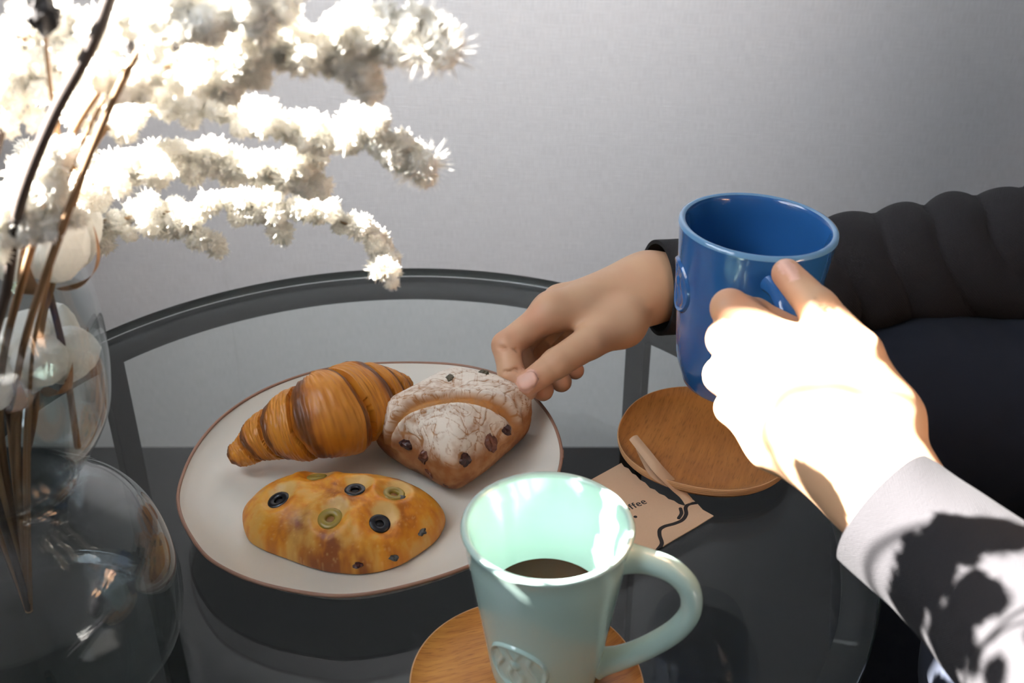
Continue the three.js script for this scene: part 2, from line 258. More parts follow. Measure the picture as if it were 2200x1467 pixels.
  const ring = lathe([[0.0021, -0.002], [0.0021, 0.0004], [0.0029, 0.0011], [0.0046, 0.0015], [0.0060, 0.0011], [0.0067, 0.0002], [0.0066, -0.002]], 40), inner = lathe([[0, -0.0002], [0.0015, -0.0004], [0.0027, -0.0010]], 24);
  ol.forEach(([, , k, sc], i) => {
    const [x, z] = spots[i], e = 0.006, n = new THREE.Vector3(top(x - e, z) - top(x + e, z), 2 * e, top(x, z - e) - top(x, z + e)).normalize();
    const r = obj('olive_slice', ring, k ? green : black, t); r.userData.label = k ? 'green olive ring' : 'black olive ring'; r.position.set(x, top(x, z) + 0.0012, z); r.quaternion.setFromUnitVectors(new THREE.Vector3(0, 1, 0), n); r.scale.set(sc * 1.08, sc, sc);
    obj('hole', inner, k ? pulp : hollow, r);
  });
  const bits = [[-.0559,.5280,-.5358],[-.0696,.5320,-.5536],[-.0917,.5180,-.5095],[-.0680,.5180,-.5132]], bg = new THREE.IcosahedronGeometry(0.0035, 2); { const p = bg.attributes.position; for (let i = 0; i < p.count; i++) { const q = 1 + 0.5 * N(p.getX(i) * 500, p.getY(i) * 500, p.getZ(i) * 500); p.setXYZ(i, p.getX(i) * q * 0.8, p.getY(i) * q * 0.45, p.getZ(i) * q); } bg.computeVertexNormals(); }
  bits.forEach((p, i) => { const b = obj('olive_piece', bg, i === 2 ? M([0.05, 0.012, 0.012], 0.35) : M([0.06, 0.06, 0.055], 0.35), t); const x = p[0] - cen[0], z = p[2] - cen[2], k = Math.min(1, 0.99 * Rof(Math.atan2(z, x)) / Math.hypot(x, z)); b.position.set(x * k, i === 2 ? p[1] - TOP : top(x * k, z * k) - 0.0002, z * k); b.rotation.y = i * 1.3; });
}

// ---------------------------------------------------------------- floured fruit bread
{
  const cor = { front: [-.0367,.5130,-.5802], left: [-.0969,.5170,-.6302], right: [.0172,.5180,-.6529], back: [-.0394,.5250,-.6887] };
  const cen = [-.0373,.5200,-.6343], P = (p) => [p[0] - cen[0], p[2] - cen[2]], F = P(cor.front), Lf = P(cor.left), Rt = P(cor.right), Bk = [-0.004, -0.052];
  const ang = (p) => Math.atan2(p[1], p[0]), C = [[ang(Rt), Math.hypot(...Rt)], [ang(F), Math.hypot(...F)], [ang(Lf), Math.hypot(...Lf)], [ang(Bk), Math.hypot(...Bk)]];
  const outline = (a) => { // straight-ish sides between four rounded corners
    const pts = [Rt, F, Lf, Bk]; let best = 0; const dx = Math.cos(a), dz = Math.sin(a); let inv = 0;
    for (let i = 0; i < 4; i++) { const A = pts[i], B = pts[(i + 1) % 4], ex = B[0] - A[0], ez = B[1] - A[1], nx = ez, nz = -ex, dist = A[0] * nx + A[1] * nz, k = (dx * nx + dz * nz) / dist; inv += Math.pow(Math.max(0, k), 6); }
    return 1.07 / Math.pow(inv, 1 / 6);
  };
  const H = 0.056, slash = [[-.0830,.5520,-.6135],[-.0681,.5600,-.6182],[-.0495,.5655,-.6205],[-.0309,.5680,-.6212],[-.0124,.5660,-.6231],[.0038,.5550,-.6296]].map((p) => [p[0] - cen[0], p[2] - cen[2]]);
  const sl = new THREE.CatmullRomCurve3(slash.map((p) => new THREE.Vector3(p[0], 0, p[1]))).getSpacedPoints(40);
  const toSlash = (x, z) => { let d = 1e9, s = 1, k = 0; for (let i = 0; i < 40; i++) { const A = sl[i], B = sl[i + 1], ex = B.x - A.x, ez = B.z - A.z, t = clamp(((x - A.x) * ex + (z - A.z) * ez) / (ex * ex + ez * ez)), qx = x - A.x - ex * t, qz = z - A.z - ez * t, e = Math.hypot(qx, qz); if (e < d) { d = e; s = qx * ez - qz * ex > 0 ? -1 : 1; k = (i + t) / 40; } } return [d * s, k]; };
  const flour = [0.80, 0.71, 0.60], tan = [0.43, 0.215, 0.085], crust = [0.30, 0.108, 0.028], dark = [0.105, 0.035, 0.018], crumb = [0.50, 0.225, 0.06];
  const nu = 340, nv = 190;
  const g = grid(nu, nv, (u, v) => {
    const a = -Math.PI + u * 2 * Math.PI * 0.9999999, R = outline(a), ph = (v - 0.5) * Math.PI;          // from underside to crown
    const cp = Math.pow(Math.cos(ph), ph > 0 ? 0.62 : 0.40), sp = Math.sign(ph) * Math.pow(Math.abs(Math.sin(ph)), 0.85);
    let x = Math.cos(a) * R * cp, z = Math.sin(a) * R * cp, y = 0.0095 + 0.020 + (sp > 0 ? sp * (H - 0.020) : sp * 0.020);
    const n = fbm(x * 30, y * 30, z * 30, 3), f = fbm(x * 160, y * 160, z * 160, 3), topness = smooth(0.12, 0.55, sp + 0.10 * n);
    let lift = 0.0035 * n + 0.0006 * f; let op = 0, sd = 1;
    if (sp > 0.05) { const [d, k] = toSlash(x, z), wid = 0.0062 * Math.pow(Math.sin(clamp(k, 0.02, 0.98) * Math.PI), 0.55); sd = d; op = smooth(wid, wid * 0.55, Math.abs(d)) * smooth(0.05, 0.3, sp); lift += -0.0038 * op + 0.0026 * Math.exp(-Math.pow((Math.abs(d) - wid - 0.0015) / 0.0028, 2)); }
    const crease = Math.abs(N(x * 95 + 3 * n, y * 40, z * 210 + 4 * n)), crease2 = Math.abs(N(x * 190 + 2, y * 50, z * 95 + 5 * n)); lift -= 0.0006 * smooth(0.09, 0, crease) * topness;
    const l = Math.hypot(x, y - 0.03, z) || 1; x += x / l * lift; z += z / l * lift; y += Math.max(0.2, (y - 0.03) / l) * lift; y = Math.max(y, 0.0092);
    let col = mix3(crust, tan, clamp(0.35 + n * 1.1 + f * 1.2)); col = mix3(col, dark, 0.75 * smooth(0.0, -0.85, sp + 0.5 * n + 0.3 * f));
    const fl = topness * clamp(0.88 + 1.0 * n + 1.25 * f + 0.10 * (z < -0.01 ? 1 : 0) - 0.85 * smooth(0.07, 0.01, crease) - 0.6 * smooth(0.055, 0.01, crease2) - 0.5 * smooth(0.02, 0.05, x));
    col = mix3(col, tan, topness * 0.7); col = mix3(col, flour, clamp(fl));
    col = mix3(col, mix3(crumb, tan, clamp(0.3 + f * 2)), op);
    return [x, y, z, ...col];
  }, true);
  const t = thing('fruit_bread', 'flour-dusted square brown bread roll with a split crust and dark dried fruit', 'bread', [cen[0], TOP, cen[2]]);
  { const ix = g.index.array; for (let i = 0; i < ix.length; i += 3) { const q = ix[i]; ix[i] = ix[i + 1]; ix[i + 1] = q; } g.computeVertexNormals(); }
  obj('crust', g, M([1, 1, 1], 0.75, { vertexColors: true, side: THREE.DoubleSide }), t);
  const fruit = new THREE.IcosahedronGeometry(0.006, 3); { const p = fruit.attributes.position; for (let i = 0; i < p.count; i++) { const k = 1 + 0.55 * fbm(p.getX(i) * 260, p.getY(i) * 260, p.getZ(i) * 260, 3); p.setXYZ(i, p.getX(i) * k * 1.25, p.getY(i) * k * 0.8, p.getZ(i) * k * 0.9); } fruit.computeVertexNormals(); }
  const fm = [M([0.045, 0.012, 0.010], 0.35), M([0.14, 0.045, 0.025], 0.4), M([0.10, 0.085, 0.05], 0.5)];
  const near = (q) => { const p = g.attributes.position; let b = 0, bd = 1e9; for (let i = 0; i < p.count; i++) { const e = (p.getX(i) + cen[0] - q[0]) ** 2 + (p.getY(i) + TOP - q[1]) ** 2 + (p.getZ(i) + cen[2] - q[2]) ** 2; if (e < bd) { bd = e; b = i; } } return [p.getX(b), p.getY(b), p.getZ(b)]; };
  [[[-.0718,.5390,-.6051],0,0.9],[[-.0611,.5350,-.5925],1,0.95],[[-.0270,.5400,-.5807],0,0.9],[[.0037,.5450,-.6127],0,0.8],[[-.0061,.5400,-.5985],1,1.1],[[.0025,.5530,-.6175],0,0.4],[[-.0430,.5670,-.6477],2,0.7],[[-.0194,.5620,-.6569],2,0.75],[[-.0636,.5550,-.6607],0,0.4],[[-.0159,.5520,-.6001],0,0.4],[[-.0538,.5250,-.5916],1,0.7],[[-.0862,.5400,-.6270],0,0.55],[[-.0427,.5200,-.5821],0,0.6]].forEach(([q, k, s], i) => { const b = obj('dried_fruit', fruit, fm[k], t), p = near(q); b.position.set(p[0] * 0.935, 0.03 + (p[1] - 0.03) * 0.93, p[2] * 0.935); b.rotation.set(i * 0.7, i * 2.1, i * 1.3); b.scale.setScalar(s); });
}

// ---------------------------------------------------------------- mugs
function mugBody(prof) { return lathe(prof, 128); }
// outer radius at height y
function emblemPatch(outerR, y0, az, r, relief) { // a raised round badge that follows the mug's side
  return grid(72, 26, (u, v) => {
    const a = u * Math.PI * 2, q = v * r, dx = Math.cos(a) * q, dy = Math.sin(a) * q, y = y0 + dy, R = outerR(y), th = az + dx / R, h = relief(dx / r, dy / r, v);
    return [Math.sin(th) * (R + h), y, Math.cos(th) * (R + h)];
  }, true);
}
const emblemRelief = (amp) => (x, y, q) => { // ring border; long wavy strands to either side of a small smooth oval
  let h = 0.3; h += 0.9 * Math.exp(-Math.pow((q - 0.9) / 0.05, 2)); const ax = Math.abs(x);
  if (q < 0.84) h += 0.5 * Math.max(0, Math.sin((ax * 15 + 1.6 * Math.sin(y * 5)))) * smooth(0.12, 0.3, Math.hypot(x * 1.2, (y - 0.15))) + 0.75 * smooth(0.24, 0.1, Math.hypot(x * 1.25, y - 0.15));
  return amp * h * smooth(1.0, 0.965, q) - 0.00015;
};
{
  const Rb = 0.0285, Rt = 0.0436, H = 0.105, base = TOP + 0.0085, ax = [.0179,.6135,-.4351];
  const t = thing('coffee_mug', 'pale mint green tapered ceramic mug holding a little coffee on a round wooden coaster', 'mug', [ax[0], base, ax[2]]);
  const oR = (y) => { const s = clamp(y / H); return Rb + (Rt - Rb) * (0.93 * s + 0.07 * s * s); };
  const prof = [[0, 0.003], [Rb - 0.006, 0.003], [Rb - 0.0045, 0.0], [Rb - 0.002, 0.0], [Rb - 0.0003, 0.0018]]; for (let i = 1; i <= 24; i++) { const y = 0.004 + (H - 0.008) * i / 24; prof.push([oR(y) - 0.0006 * Math.exp(-Math.pow((y - H * 0.9) / 0.004, 2)), y]); }
  prof.push([Rt + 0.0002, H - 0.0018], [Rt - 0.0006, H - 0.0004], [Rt - 0.0019, H], [Rt - 0.0033, H - 0.0006], [Rt - 0.0042, H - 0.0024]); for (let i = 1; i <= 24; i++) { const y = H - 0.005 - (H - 0.014) * i / 24; prof.push([oR(y) - 0.0044 - 0.0003 * smooth(0.074, 0.0735, y), y]); } prof.push([0.02, 0.0058], [0.012, 0.005], [0, 0.005]);
  const mint = M(lin(174, 200, 191), 0.16, { clearcoat: 0.4, clearcoatRoughness: 0.08, side: THREE.DoubleSide });
  obj('body', mugBody(prof), mint, t);
  const coffeeY = 0.0535; obj('coffee', lathe([[0, coffeeY], [oR(coffeeY) - 0.0056, coffeeY], [oR(coffeeY) - 0.0046, coffeeY + 0.0006]], 64), M([0.030, 0.010, 0.004], 0.06, { specularIntensity: 0.35 }), t).userData.label = 'dark brown coffee';
  obj('emblem', emblemPatch(oR, 0.034, -0.50, 0.0178, emblemRelief(0.0017)), mint, t);
  // handle: a strap swept in a vertical plane
  const hp = [[oR(0.090) - 0.002, 0.090], [0.052, 0.0895], [0.064, 0.0855], [0.0725, 0.076], [0.0745, 0.062], [0.069, 0.048], [0.056, 0.033], [0.042, 0.0215], [oR(0.015) - 0.002, 0.014]];
  obj('handle', handle(hp, 0.0066, 0.0056, 0.22), mint, t);
}
function handle(hp, wide, thick, turn) {
  const c = catmull(hp.map((p) => [p[0], p[1], 0])), n = 60;
  const g = grid(20, n, (u, v) => { const p = c.getPoint(v), T = c.getTangent(v), a = u * Math.PI * 2, fl = 1 + 0.45 * Math.exp(-v * 16) + 0.45 * Math.exp(-(1 - v) * 16), nx = -T.y, ny = T.x, s = Math.sign(Math.cos(a)) * Math.pow(Math.abs(Math.cos(a)), 0.85) * wide * fl, q = Math.sin(a) * thick * fl; return [p.x + nx * q, p.y + ny * q, s]; }, true);
  g.rotateY(-turn); return g;
}
const BLUE = { axis: [.1420,.7074,-.5886] };
{
  const Rb = 0.0345, Rt = 0.0455, H = 0.108, t = thing('coffee_mug', 'blue glazed ceramic mug held by its handle in the left hand', 'mug');
  // the mug leans: its axis in space
  const axis = new THREE.Vector3(0.045, 1, 0.0).normalize(), q = new THREE.Quaternion().setFromUnitVectors(new THREE.Vector3(0, 1, 0), axis);
  t.quaternion.copy(q); t.position.copy(V(BLUE.axis).addScaledVector(axis, -H)); BLUE.group = t;
  const oR = (y) => { const s = clamp(y / H); return Rb + (Rt - Rb) * Math.pow(s, 0.85) - 0.004 * Math.exp(-Math.pow(y / 0.012, 2)); };
  const prof = [[0, 0.003], [Rb - 0.010, 0.003], [Rb - 0.008, 0.0], [Rb - 0.006, 0.0]]; for (let i = 0; i <= 30; i++) { const y = 0.0012 + (H - 0.0055) * i / 30; prof.push([oR(y), y]); }
  prof.push([Rt + 0.0001, H - 0.0022], [Rt - 0.0004, H - 0.0006], [Rt - 0.0018, H], [Rt - 0.0033, H - 0.0008], [Rt - 0.0042, H - 0.003]); for (let i = 1; i <= 24; i++) { const y = H - 0.005 - (H - 0.016) * i / 24; prof.push([oR(y) - 0.0045, y]); } prof.push([0.026, 0.0065], [0.012, 0.0055], [0, 0.0055]);
  const blue = M(lin(40, 90, 148), 0.14, { clearcoat: 0.5, clearcoatRoughness: 0.06, side: THREE.DoubleSide });
  obj('body', mugBody(prof), blue, t);
  obj('rim', lathe([[Rt + 0.00035, H - 0.0024], [Rt - 0.0001, H - 0.0004], [Rt - 0.0018, H + 0.0003], [Rt - 0.0034, H - 0.0006]], 128), M(lin(96, 140, 178), 0.12, { clearcoat: 0.5, side: THREE.DoubleSide }), t).userData.label = 'paler worn blue rim';
  obj('emblem', emblemPatch(oR, H - 0.040, -1.50, 0.0172, emblemRelief(0.0016)), blue, t);
  const hp = [[oR(0.091) - 0.002, 0.0915], [0.055, 0.0905], [0.0645, 0.086], [0.0700, 0.075], [0.0705, 0.058], [0.0675, 0.045], [0.060, 0.034], [0.050, 0.0255], [oR(0.021) - 0.002, 0.021]];
  obj('handle', handle(hp, 0.0066, 0.0052, Math.PI / 2 - 0.10), blue, t);
}

// ---------------------------------------------------------------- wooden coasters
const grain = (seed, c0, c1, c2) => dataTex(512, 512, (u, v) => { const w = v + 0.02 * fbm(u * 3, v * 3, seed, 3), a = fbm(u * 5, w * 60, seed, 4), b = N(u * 22, w * 240, seed + 3), f = fbm(u * 3, v * 3, seed + 8, 3); let c = mix3(c0, c1, clamp(0.5 + a * 1.1 + f * 0.8)); c = mix3(c, c2, 0.55 * smooth(0.15, 0.6, b + a * 0.4)); return c; }, true);
function coaster(label, cen, r, seed, turn, pow, cols) {
  const t = thing('wooden_coaster', label, 'coaster', [cen[0], TOP, cen[2]]); t.rotation.y = turn;
  const outR = (a) => r / Math.pow(Math.pow(Math.abs(Math.cos(a)), pow) + Math.pow(Math.abs(Math.sin(a)), pow), 1 / pow);
  const topP = [[0, 0.0085], [0.3, 0.0085], [0.6, 0.0087], [0.78, 0.0092], [0.88, 0.0104], [0.95, 0.0126], [0.985, 0.0142]];
  const mk = (pr, flip) => { const g = grid(128, pr.length - 1, (u, v, i, j) => { const a = u * Math.PI * 2 * (flip ? -1 : 1), R = outR(a), [s, y] = pr[j]; return [Math.cos(a) * R * s, y, -Math.sin(a) * R * s]; }, true), p = g.attributes.position, uv = g.attributes.uv; for (let k = 0; k < p.count; k++) uv.setXY(k, p.getX(k) / 0.16 + 0.5, p.getZ(k) / 0.16 + 0.5); return g; };
  const wood = M([1, 1, 1], 0.42, { map: grain(seed, ...cols), side: THREE.DoubleSide });
  obj('dish', mk(topP.slice().reverse(), false), wood, t);
  obj('underside', mk([[0, 0.0004], [0.5, 0.0], [0.72, 0.0], [0.86, 0.0014], [0.955, 0.0065], [0.968, 0.0082]], false), wood, t);
  const ply = [M(lin(196, 150, 104), 0.6, { side: THREE.DoubleSide }), M(lin(140, 92, 52), 0.6, { side: THREE.DoubleSide })];   // glued layers of the edge
  const e = [[0.985, 0.0142], [0.996, 0.0141], [0.997, 0.0124], [0.992, 0.0120], [0.990, 0.0104], [0.986, 0.0100], [0.982, 0.0086], [0.968, 0.0082]];
  for (let i = 0; i < 7; i++) obj('ply_layer', mk([e[i], e[i + 1]], false), ply[[0, 0, 1, 0, 1, 0, 1][i]], t);
  return t;
}
coaster('round wooden coaster under the pale mint mug', [.0078,.5085,-.4240], 0.0625, 3, 0.35, 2.1, [[0.80, 0.55, 0.24], [0.70, 0.44, 0.18], [0.52, 0.29, 0.11]]);
coaster('empty rounded wooden coaster below the blue mug, with a paper strip on its edge', [.1385,.5105,-.6515], 0.0625, 17, 1.2, 2.25, [[0.70, 0.46, 0.22], [0.62, 0.385, 0.17], [0.48, 0.28, 0.12]]);

// ---------------------------------------------------------------- torn paper sachet
{
  const o = [.0928,.5006,-.5820], ex = V([.0891,.5006,-.5419]).sub(V([.1331,.5006,-.5767])).multiplyScalar(-1).normalize(), ez = new THREE.Vector3(-ex.z, 0, ex.x);   // along the packet and across it
  const W3 = (p) => { const d = V(p).sub(V(o)); return [d.dot(ex), d.dot(ez)]; };
  const t = thing('paper_sachet', 'torn brown kraft paper sachet with black lettering lying behind the pale mint mug', 'packet', [o[0], TOP, o[2]]);
  const body = [[.0771,.5010,-.6349],[.0787,.5010,-.6306],[.0815,.5010,-.6285],[.0836,.5010,-.6231],[.0860,.5010,-.6210],[.0884,.5010,-.6157],[.0916,.5010,-.6126],[.0942,.5010,-.6069],[.0974,.5010,-.6049],[.0998,.5010,-.6008],[.1033,.5010,-.5983],[.1054,.5010,-.5948],[.1089,.5010,-.5928],[.1116,.5010,-.5894],[.1151,.5010,-.5874],[.1210,.5010,-.5943],[.1238,.5010,-.5894],[.1268,.5010,-.5825],[.1330,.5010,-.5763],[.1216,.5010,-.5677],[.1047,.5010,-.5544],[.0890,.5010,-.5414],[.0602,.5010,-.5188],[.0427,.5010,-.5953],[.0499,.5010,-.6126]].map(W3);
  const sh = new THREE.Shape(body.map((p) => new THREE.Vector2(p[0], p[1])));
  const C = document.createElement('canvas'); C.width = 1024; C.height = 1024; const c = C.getContext('2d'), S = 1024 / 0.13, X = (p) => [(p[0] + 0.075) * S, (p[1] + 0.065) * S];
  c.fillStyle = '#cba98a'; c.fillRect(0, 0, 1024, 1024); const r = rng(8); for (let i = 0; i < 2600; i++) { c.fillStyle = r() < 0.5 ? 'rgba(120,84,56,0.07)' : 'rgba(235,205,175,0.07)'; c.fillRect(r() * 1024, r() * 1024, 2 + r() * 9, 1 + r() * 2); }
  c.strokeStyle = '#26211f'; c.lineCap = 'round'; c.lineJoin = 'round'; const stroke = (w, pts) => { c.lineWidth = w * S; c.beginPath(); const q = new THREE.CatmullRomCurve3(pts.map((p) => { const e = X(W3(p)); return new THREE.Vector3(e[0], e[1], 0); })).getPoints(60); q.forEach((p, i) => (i ? c.lineTo(p.x, p.y) : c.moveTo(p.x, p.y))); c.stroke(); };
  stroke(0.0026, [[.0922,.5010,-.5436],[.0958,.5010,-.5499],[.0953,.5010,-.5580],[.0962,.5010,-.5636],[.0996,.5010,-.5668],[.1067,.5010,-.5696],[.1120,.5010,-.5729],[.1152,.5010,-.5787],[.1158,.5010,-.5854],[.1180,.5010,-.5884],[.1239,.5010,-.5898]]);
  stroke(0.0024, [[.1145,.5010,-.5923],[.1178,.5010,-.5938],[.1217,.5010,-.5943]]);
  stroke(0.0024, [[.1122,.5010,-.5845],[.1122,.5010,-.5796],[.1098,.5010,-.5748]]);
  const e1 = X(W3([.0912,.5010,-.5908])), e0 = X(W3([.0760,.5010,-.5815])); c.save(); c.translate(...e1); c.rotate(Math.atan2(e1[1] - e0[1], e1[0] - e0[0])); c.fillStyle = '#26211f'; c.font = 'bold 56px sans-serif'; c.textAlign = 'right'; c.fillText('coffee', 0, 0); c.restore();
  const dot = X(W3([.0814,.5010,-.5763])); c.fillStyle = '#26211f'; c.beginPath(); c.arc(dot[0], dot[1], 10, 0, 7); c.fill();
  const tex = new THREE.CanvasTexture(C); tex.colorSpace = THREE.SRGBColorSpace; tex.flipY = false;
  const kraft = M([1, 1, 1], 0.85, { map: tex, side: THREE.DoubleSide }), plain = M(lin(196, 162, 130), 0.85, { side: THREE.DoubleSide });
  const place = (u, w, y) => [ex.x * u + ez.x * w, y, ex.z * u + ez.z * w];
  const g = new THREE.ExtrudeGeometry(sh, { depth: 0.0007, bevelEnabled: false, curveSegments: 4 }), p = g.attributes.position, uv = g.attributes.uv;
  for (let k = 0; k < p.count; k++) { const u = p.getX(k), w = p.getY(k), y = p.getZ(k); uv.setXY(k, (u + 0.075) / 0.13, (w + 0.065) / 0.13); p.setXYZ(k, ...place(u, w, 0.0004 + y + 0.0012 * smooth(0.01, 0.03, u))); }
  g.computeVertexNormals(); obj('sheet', g, kraft, t);
  const a = [[.1162,.5010,-.5884],[.1133,.5030,-.5938],[.1075,.5080,-.5955],[.1011,.5140,-.5978],[.0951,.5185,-.6022],[.0891,.5195,-.6176],[.0819,.5200,-.6370]], b = [[.1231,.5010,-.5913],[.1184,.5030,-.5988],[.1121,.5080,-.6046],[.1060,.5140,-.6071],[.1010,.5185,-.6105],[.0949,.5195,-.6251],[.0879,.5200,-.6421]];
  const ca = catmull(a), cb = catmull(b), strip = (dy) => grid(6, 40, (u, v) => { const A = ca.getPoint(v), B = cb.getPoint(v), q = A.lerp(B, u); return [q.x - o[0], q.y - TOP + dy + 0.0012 * Math.sin(u * Math.PI), q.z - o[2]]; });
  obj('torn_strip', [strip(0), strip(0.0005)], plain, t);
  const fold = grid(4, 24, (u, v) => { const A = ca.getPoint(0.42 + v * 0.5), B = cb.getPoint(0.42 + v * 0.5), q = A.clone().lerp(B, u * 0.55 - 0.42 * Math.sin(v * Math.PI) ); return [q.x - o[0], q.y - TOP - 0.0008 - 0.001 * u, q.z - o[2]]; });
  obj('folded_layer', fold, plain, t);
}

// ---------------------------------------------------------------- the person: left hand on the blue mug's handle, right hand reaching over the plate
{
  const person = thing('person', 'person in a black sweater and navy trousers, holding a blue mug, reaching for bread', 'person', [0, 0, 0]);
  const skinTone = [0.60, 0.365, 0.215], blush = [0.60, 0.28, 0.165], nailTone = [0.74, 0.44, 0.34];
  // ---- one hand as a field: chains of tapered capsules, joined softly into the palm
  function hand(h) {
    const parts = h.fingers.map((f) => { const segs = []; for (let i = 0; i < f.p.length - 1; i++) segs.push([f.p[i], f.p[i + 1], f.r[i], f.r[i + 1]]); return { segs, box: bounds(f.p, 0.03) }; });
    const field = (x, y, z) => {
      let palm = 1e9; for (const [a, b, ra, rb] of h.palm) palm = smin(palm, cap(x, y, z, a, b, ra, rb), 0.012);
      let fingers = 1e9; for (const { segs, box: [lo, hi] } of parts) { if (x < lo[0] || y < lo[1] || z < lo[2] || x > hi[0] || y > hi[1] || z > hi[2]) continue; let d = 1e9; for (const [a, b, ra, rb] of segs) d = smin(d, cap(x, y, z, a, b, ra, rb), 0.003); fingers = smin(fingers, d, 0.0014); }
      let d = smin(palm, fingers, h.join); for (const c of h.creases) d = -smin(-d, cap(x, y, z, c[0], c[1], 0.0005, 0.0005), 0.0030);
      for (const n of h.nails) d = smin(d, nail(n, x, y, z), 0.0007);
      return d;
    };
    const nail = (n, x, y, z) => { const q = [x - n.c[0], y - n.c[1], z - n.c[2]], a = n.u.x * q[0] + n.u.y * q[1] + n.u.z * q[2], b = n.v.x * q[0] + n.v.y * q[1] + n.v.z * q[2], c = n.w.x * q[0] + n.w.y * q[1] + n.w.z * q[2]; return (Math.pow(Math.pow(Math.abs(a) / n.l, 3) + Math.pow(Math.abs(b) / n.b, 3) + Math.pow(Math.abs(c + b * b * 35) / 0.0022, 3), 1 / 3) - 1) * 0.0018; };
    const color = (x, y, z) => {
      let m = 0; for (const k of h.red) m = Math.max(m, Math.exp(-((x - k[0]) ** 2 + (y - k[1]) ** 2 + (z - k[2]) ** 2) / 0.00016));
      let c = mix3(skinTone, blush, clamp(0.12 + m * 0.75 + 0.5 * fbm(x * 60, y * 60, z * 60, 3))); for (const n of h.nails) if (nail(n, x, y, z) < 0.0005) c = nailTone; return c;
    };
    const [lo, hi] = bounds([...h.palm.flatMap((s) => [s[0], s[1]]), ...h.fingers.flatMap((f) => f.p)], 0.03);
    for (let k = 0; k < 3; k++) { lo[k] = Math.max(lo[k], h.clip[0][k]); hi[k] = Math.min(hi[k], h.clip[1][k]); }
    return nets(field, lo, hi, h.cell, color);
  }
  const nailAt = (c, along, out, l, b) => { const u = V(along).sub(V(c)).normalize(), w = V(out).sub(V(c)); w.addScaledVector(u, -w.dot(u)).normalize(); return { c, u, v: new THREE.Vector3().crossVectors(u, w), w, l, b }; };

  // left hand, back of the hand to the window and the camera
  const LW = [.1784,.6405,-.4297], LE = [.1994,.6309,-.3880];
  const lI = [[.1423,.6896,-.4690],[.1103,.7025,-.4958],[.1283,.6877,-.5155],[.1477,.6826,-.5067]], lM = [[.1331,.6774,-.4584],[.1079,.6904,-.4858],[.1259,.6729,-.5068],[.1443,.6683,-.5006]], lR = [[.1286,.6635,-.4525],[.1062,.6741,-.4773],[.1243,.6572,-.4999],[.1401,.6551,-.4940]], lP = [[.1297,.6486,-.4530],[.1123,.6560,-.4748],[.1265,.6437,-.4931],[.1392,.6435,-.4872]];
  const lT = [[.1838,.6641,-.4529],[.1703,.6920,-.4693],[.1522,.7071,-.4875],[.1406,.7146,-.5105]];
  const left = hand({
    palm: [[LE, LW, 0.0285, 0.0265], [LW, lI[0], 0.021, 0.0125], [LW, lM[0], 0.021, 0.0135], [LW, lR[0], 0.020, 0.0130], [LW, lP[0], 0.019, 0.0120], [LW, lT[0], 0.020, 0.0150], [lT[0], lI[0], 0.0135, 0.0105], [[.1727,.6402,-.4527], [.1460,.6484,-.4633], 0.018, 0.012], [[.1750,.6513,-.4592], [.1540,.6674,-.4687], 0.017, 0.011]],
    fingers: [{ p: lI, r: [0.0112, 0.0095, 0.0086, 0.0076] }, { p: lM, r: [0.0118, 0.0098, 0.0088, 0.0078] }, { p: lR, r: [0.0112, 0.0093, 0.0084, 0.0074] }, { p: lP, r: [0.0100, 0.0084, 0.0075, 0.0066] }, { p: lT, r: [0.0150, 0.0112, 0.0098, 0.0078] }],
    join: 0.010, cell: 0.0021, clip: [[-1, -1, -0.72], [1, 1, -0.30]],
    creases: [[[.1513,.7170,-.4817], [.1581,.7119,-.4787]], [[.1495,.7154,-.4808], [.1552,.7099,-.4776]]],
    nails: [nailAt([.1421,.7187,-.5054], [.1389,.7211,-.5143], [.1526,.7279,-.4986], 0.0068, 0.0052)],
    red: [lI[1], lM[1], lR[1], lT[3], [.1477,.6851,-.5082]],
  });

  // right hand, palm down, thumb towards the camera
  const RW = [.1028,.5812,-.7487], RE = [.2030,.5751,-.7742];
  const rI = [[.0290,.5839,-.7074],[-.0040,.5701,-.6818],[-.0007,.5584,-.6645],[.0098,.5499,-.6548]], rM = [[.0365,.5756,-.7339],[.0041,.5533,-.7102],[.0095,.5435,-.6882],[.0220,.5390,-.6716]], rR = [[.0486,.5668,-.7553],[.0177,.5431,-.7321],[.0244,.5337,-.7103],[.0364,.5312,-.6949]], rP = [[.0610,.5617,-.7686],[.0325,.5390,-.7483],[.0398,.5308,-.7272],[.0479,.5272,-.7169]];
  const rT = [[.0801,.5729,-.7090],[.0557,.5714,-.6849],[.0313,.5651,-.6661],[.0110,.5570,-.6521]];
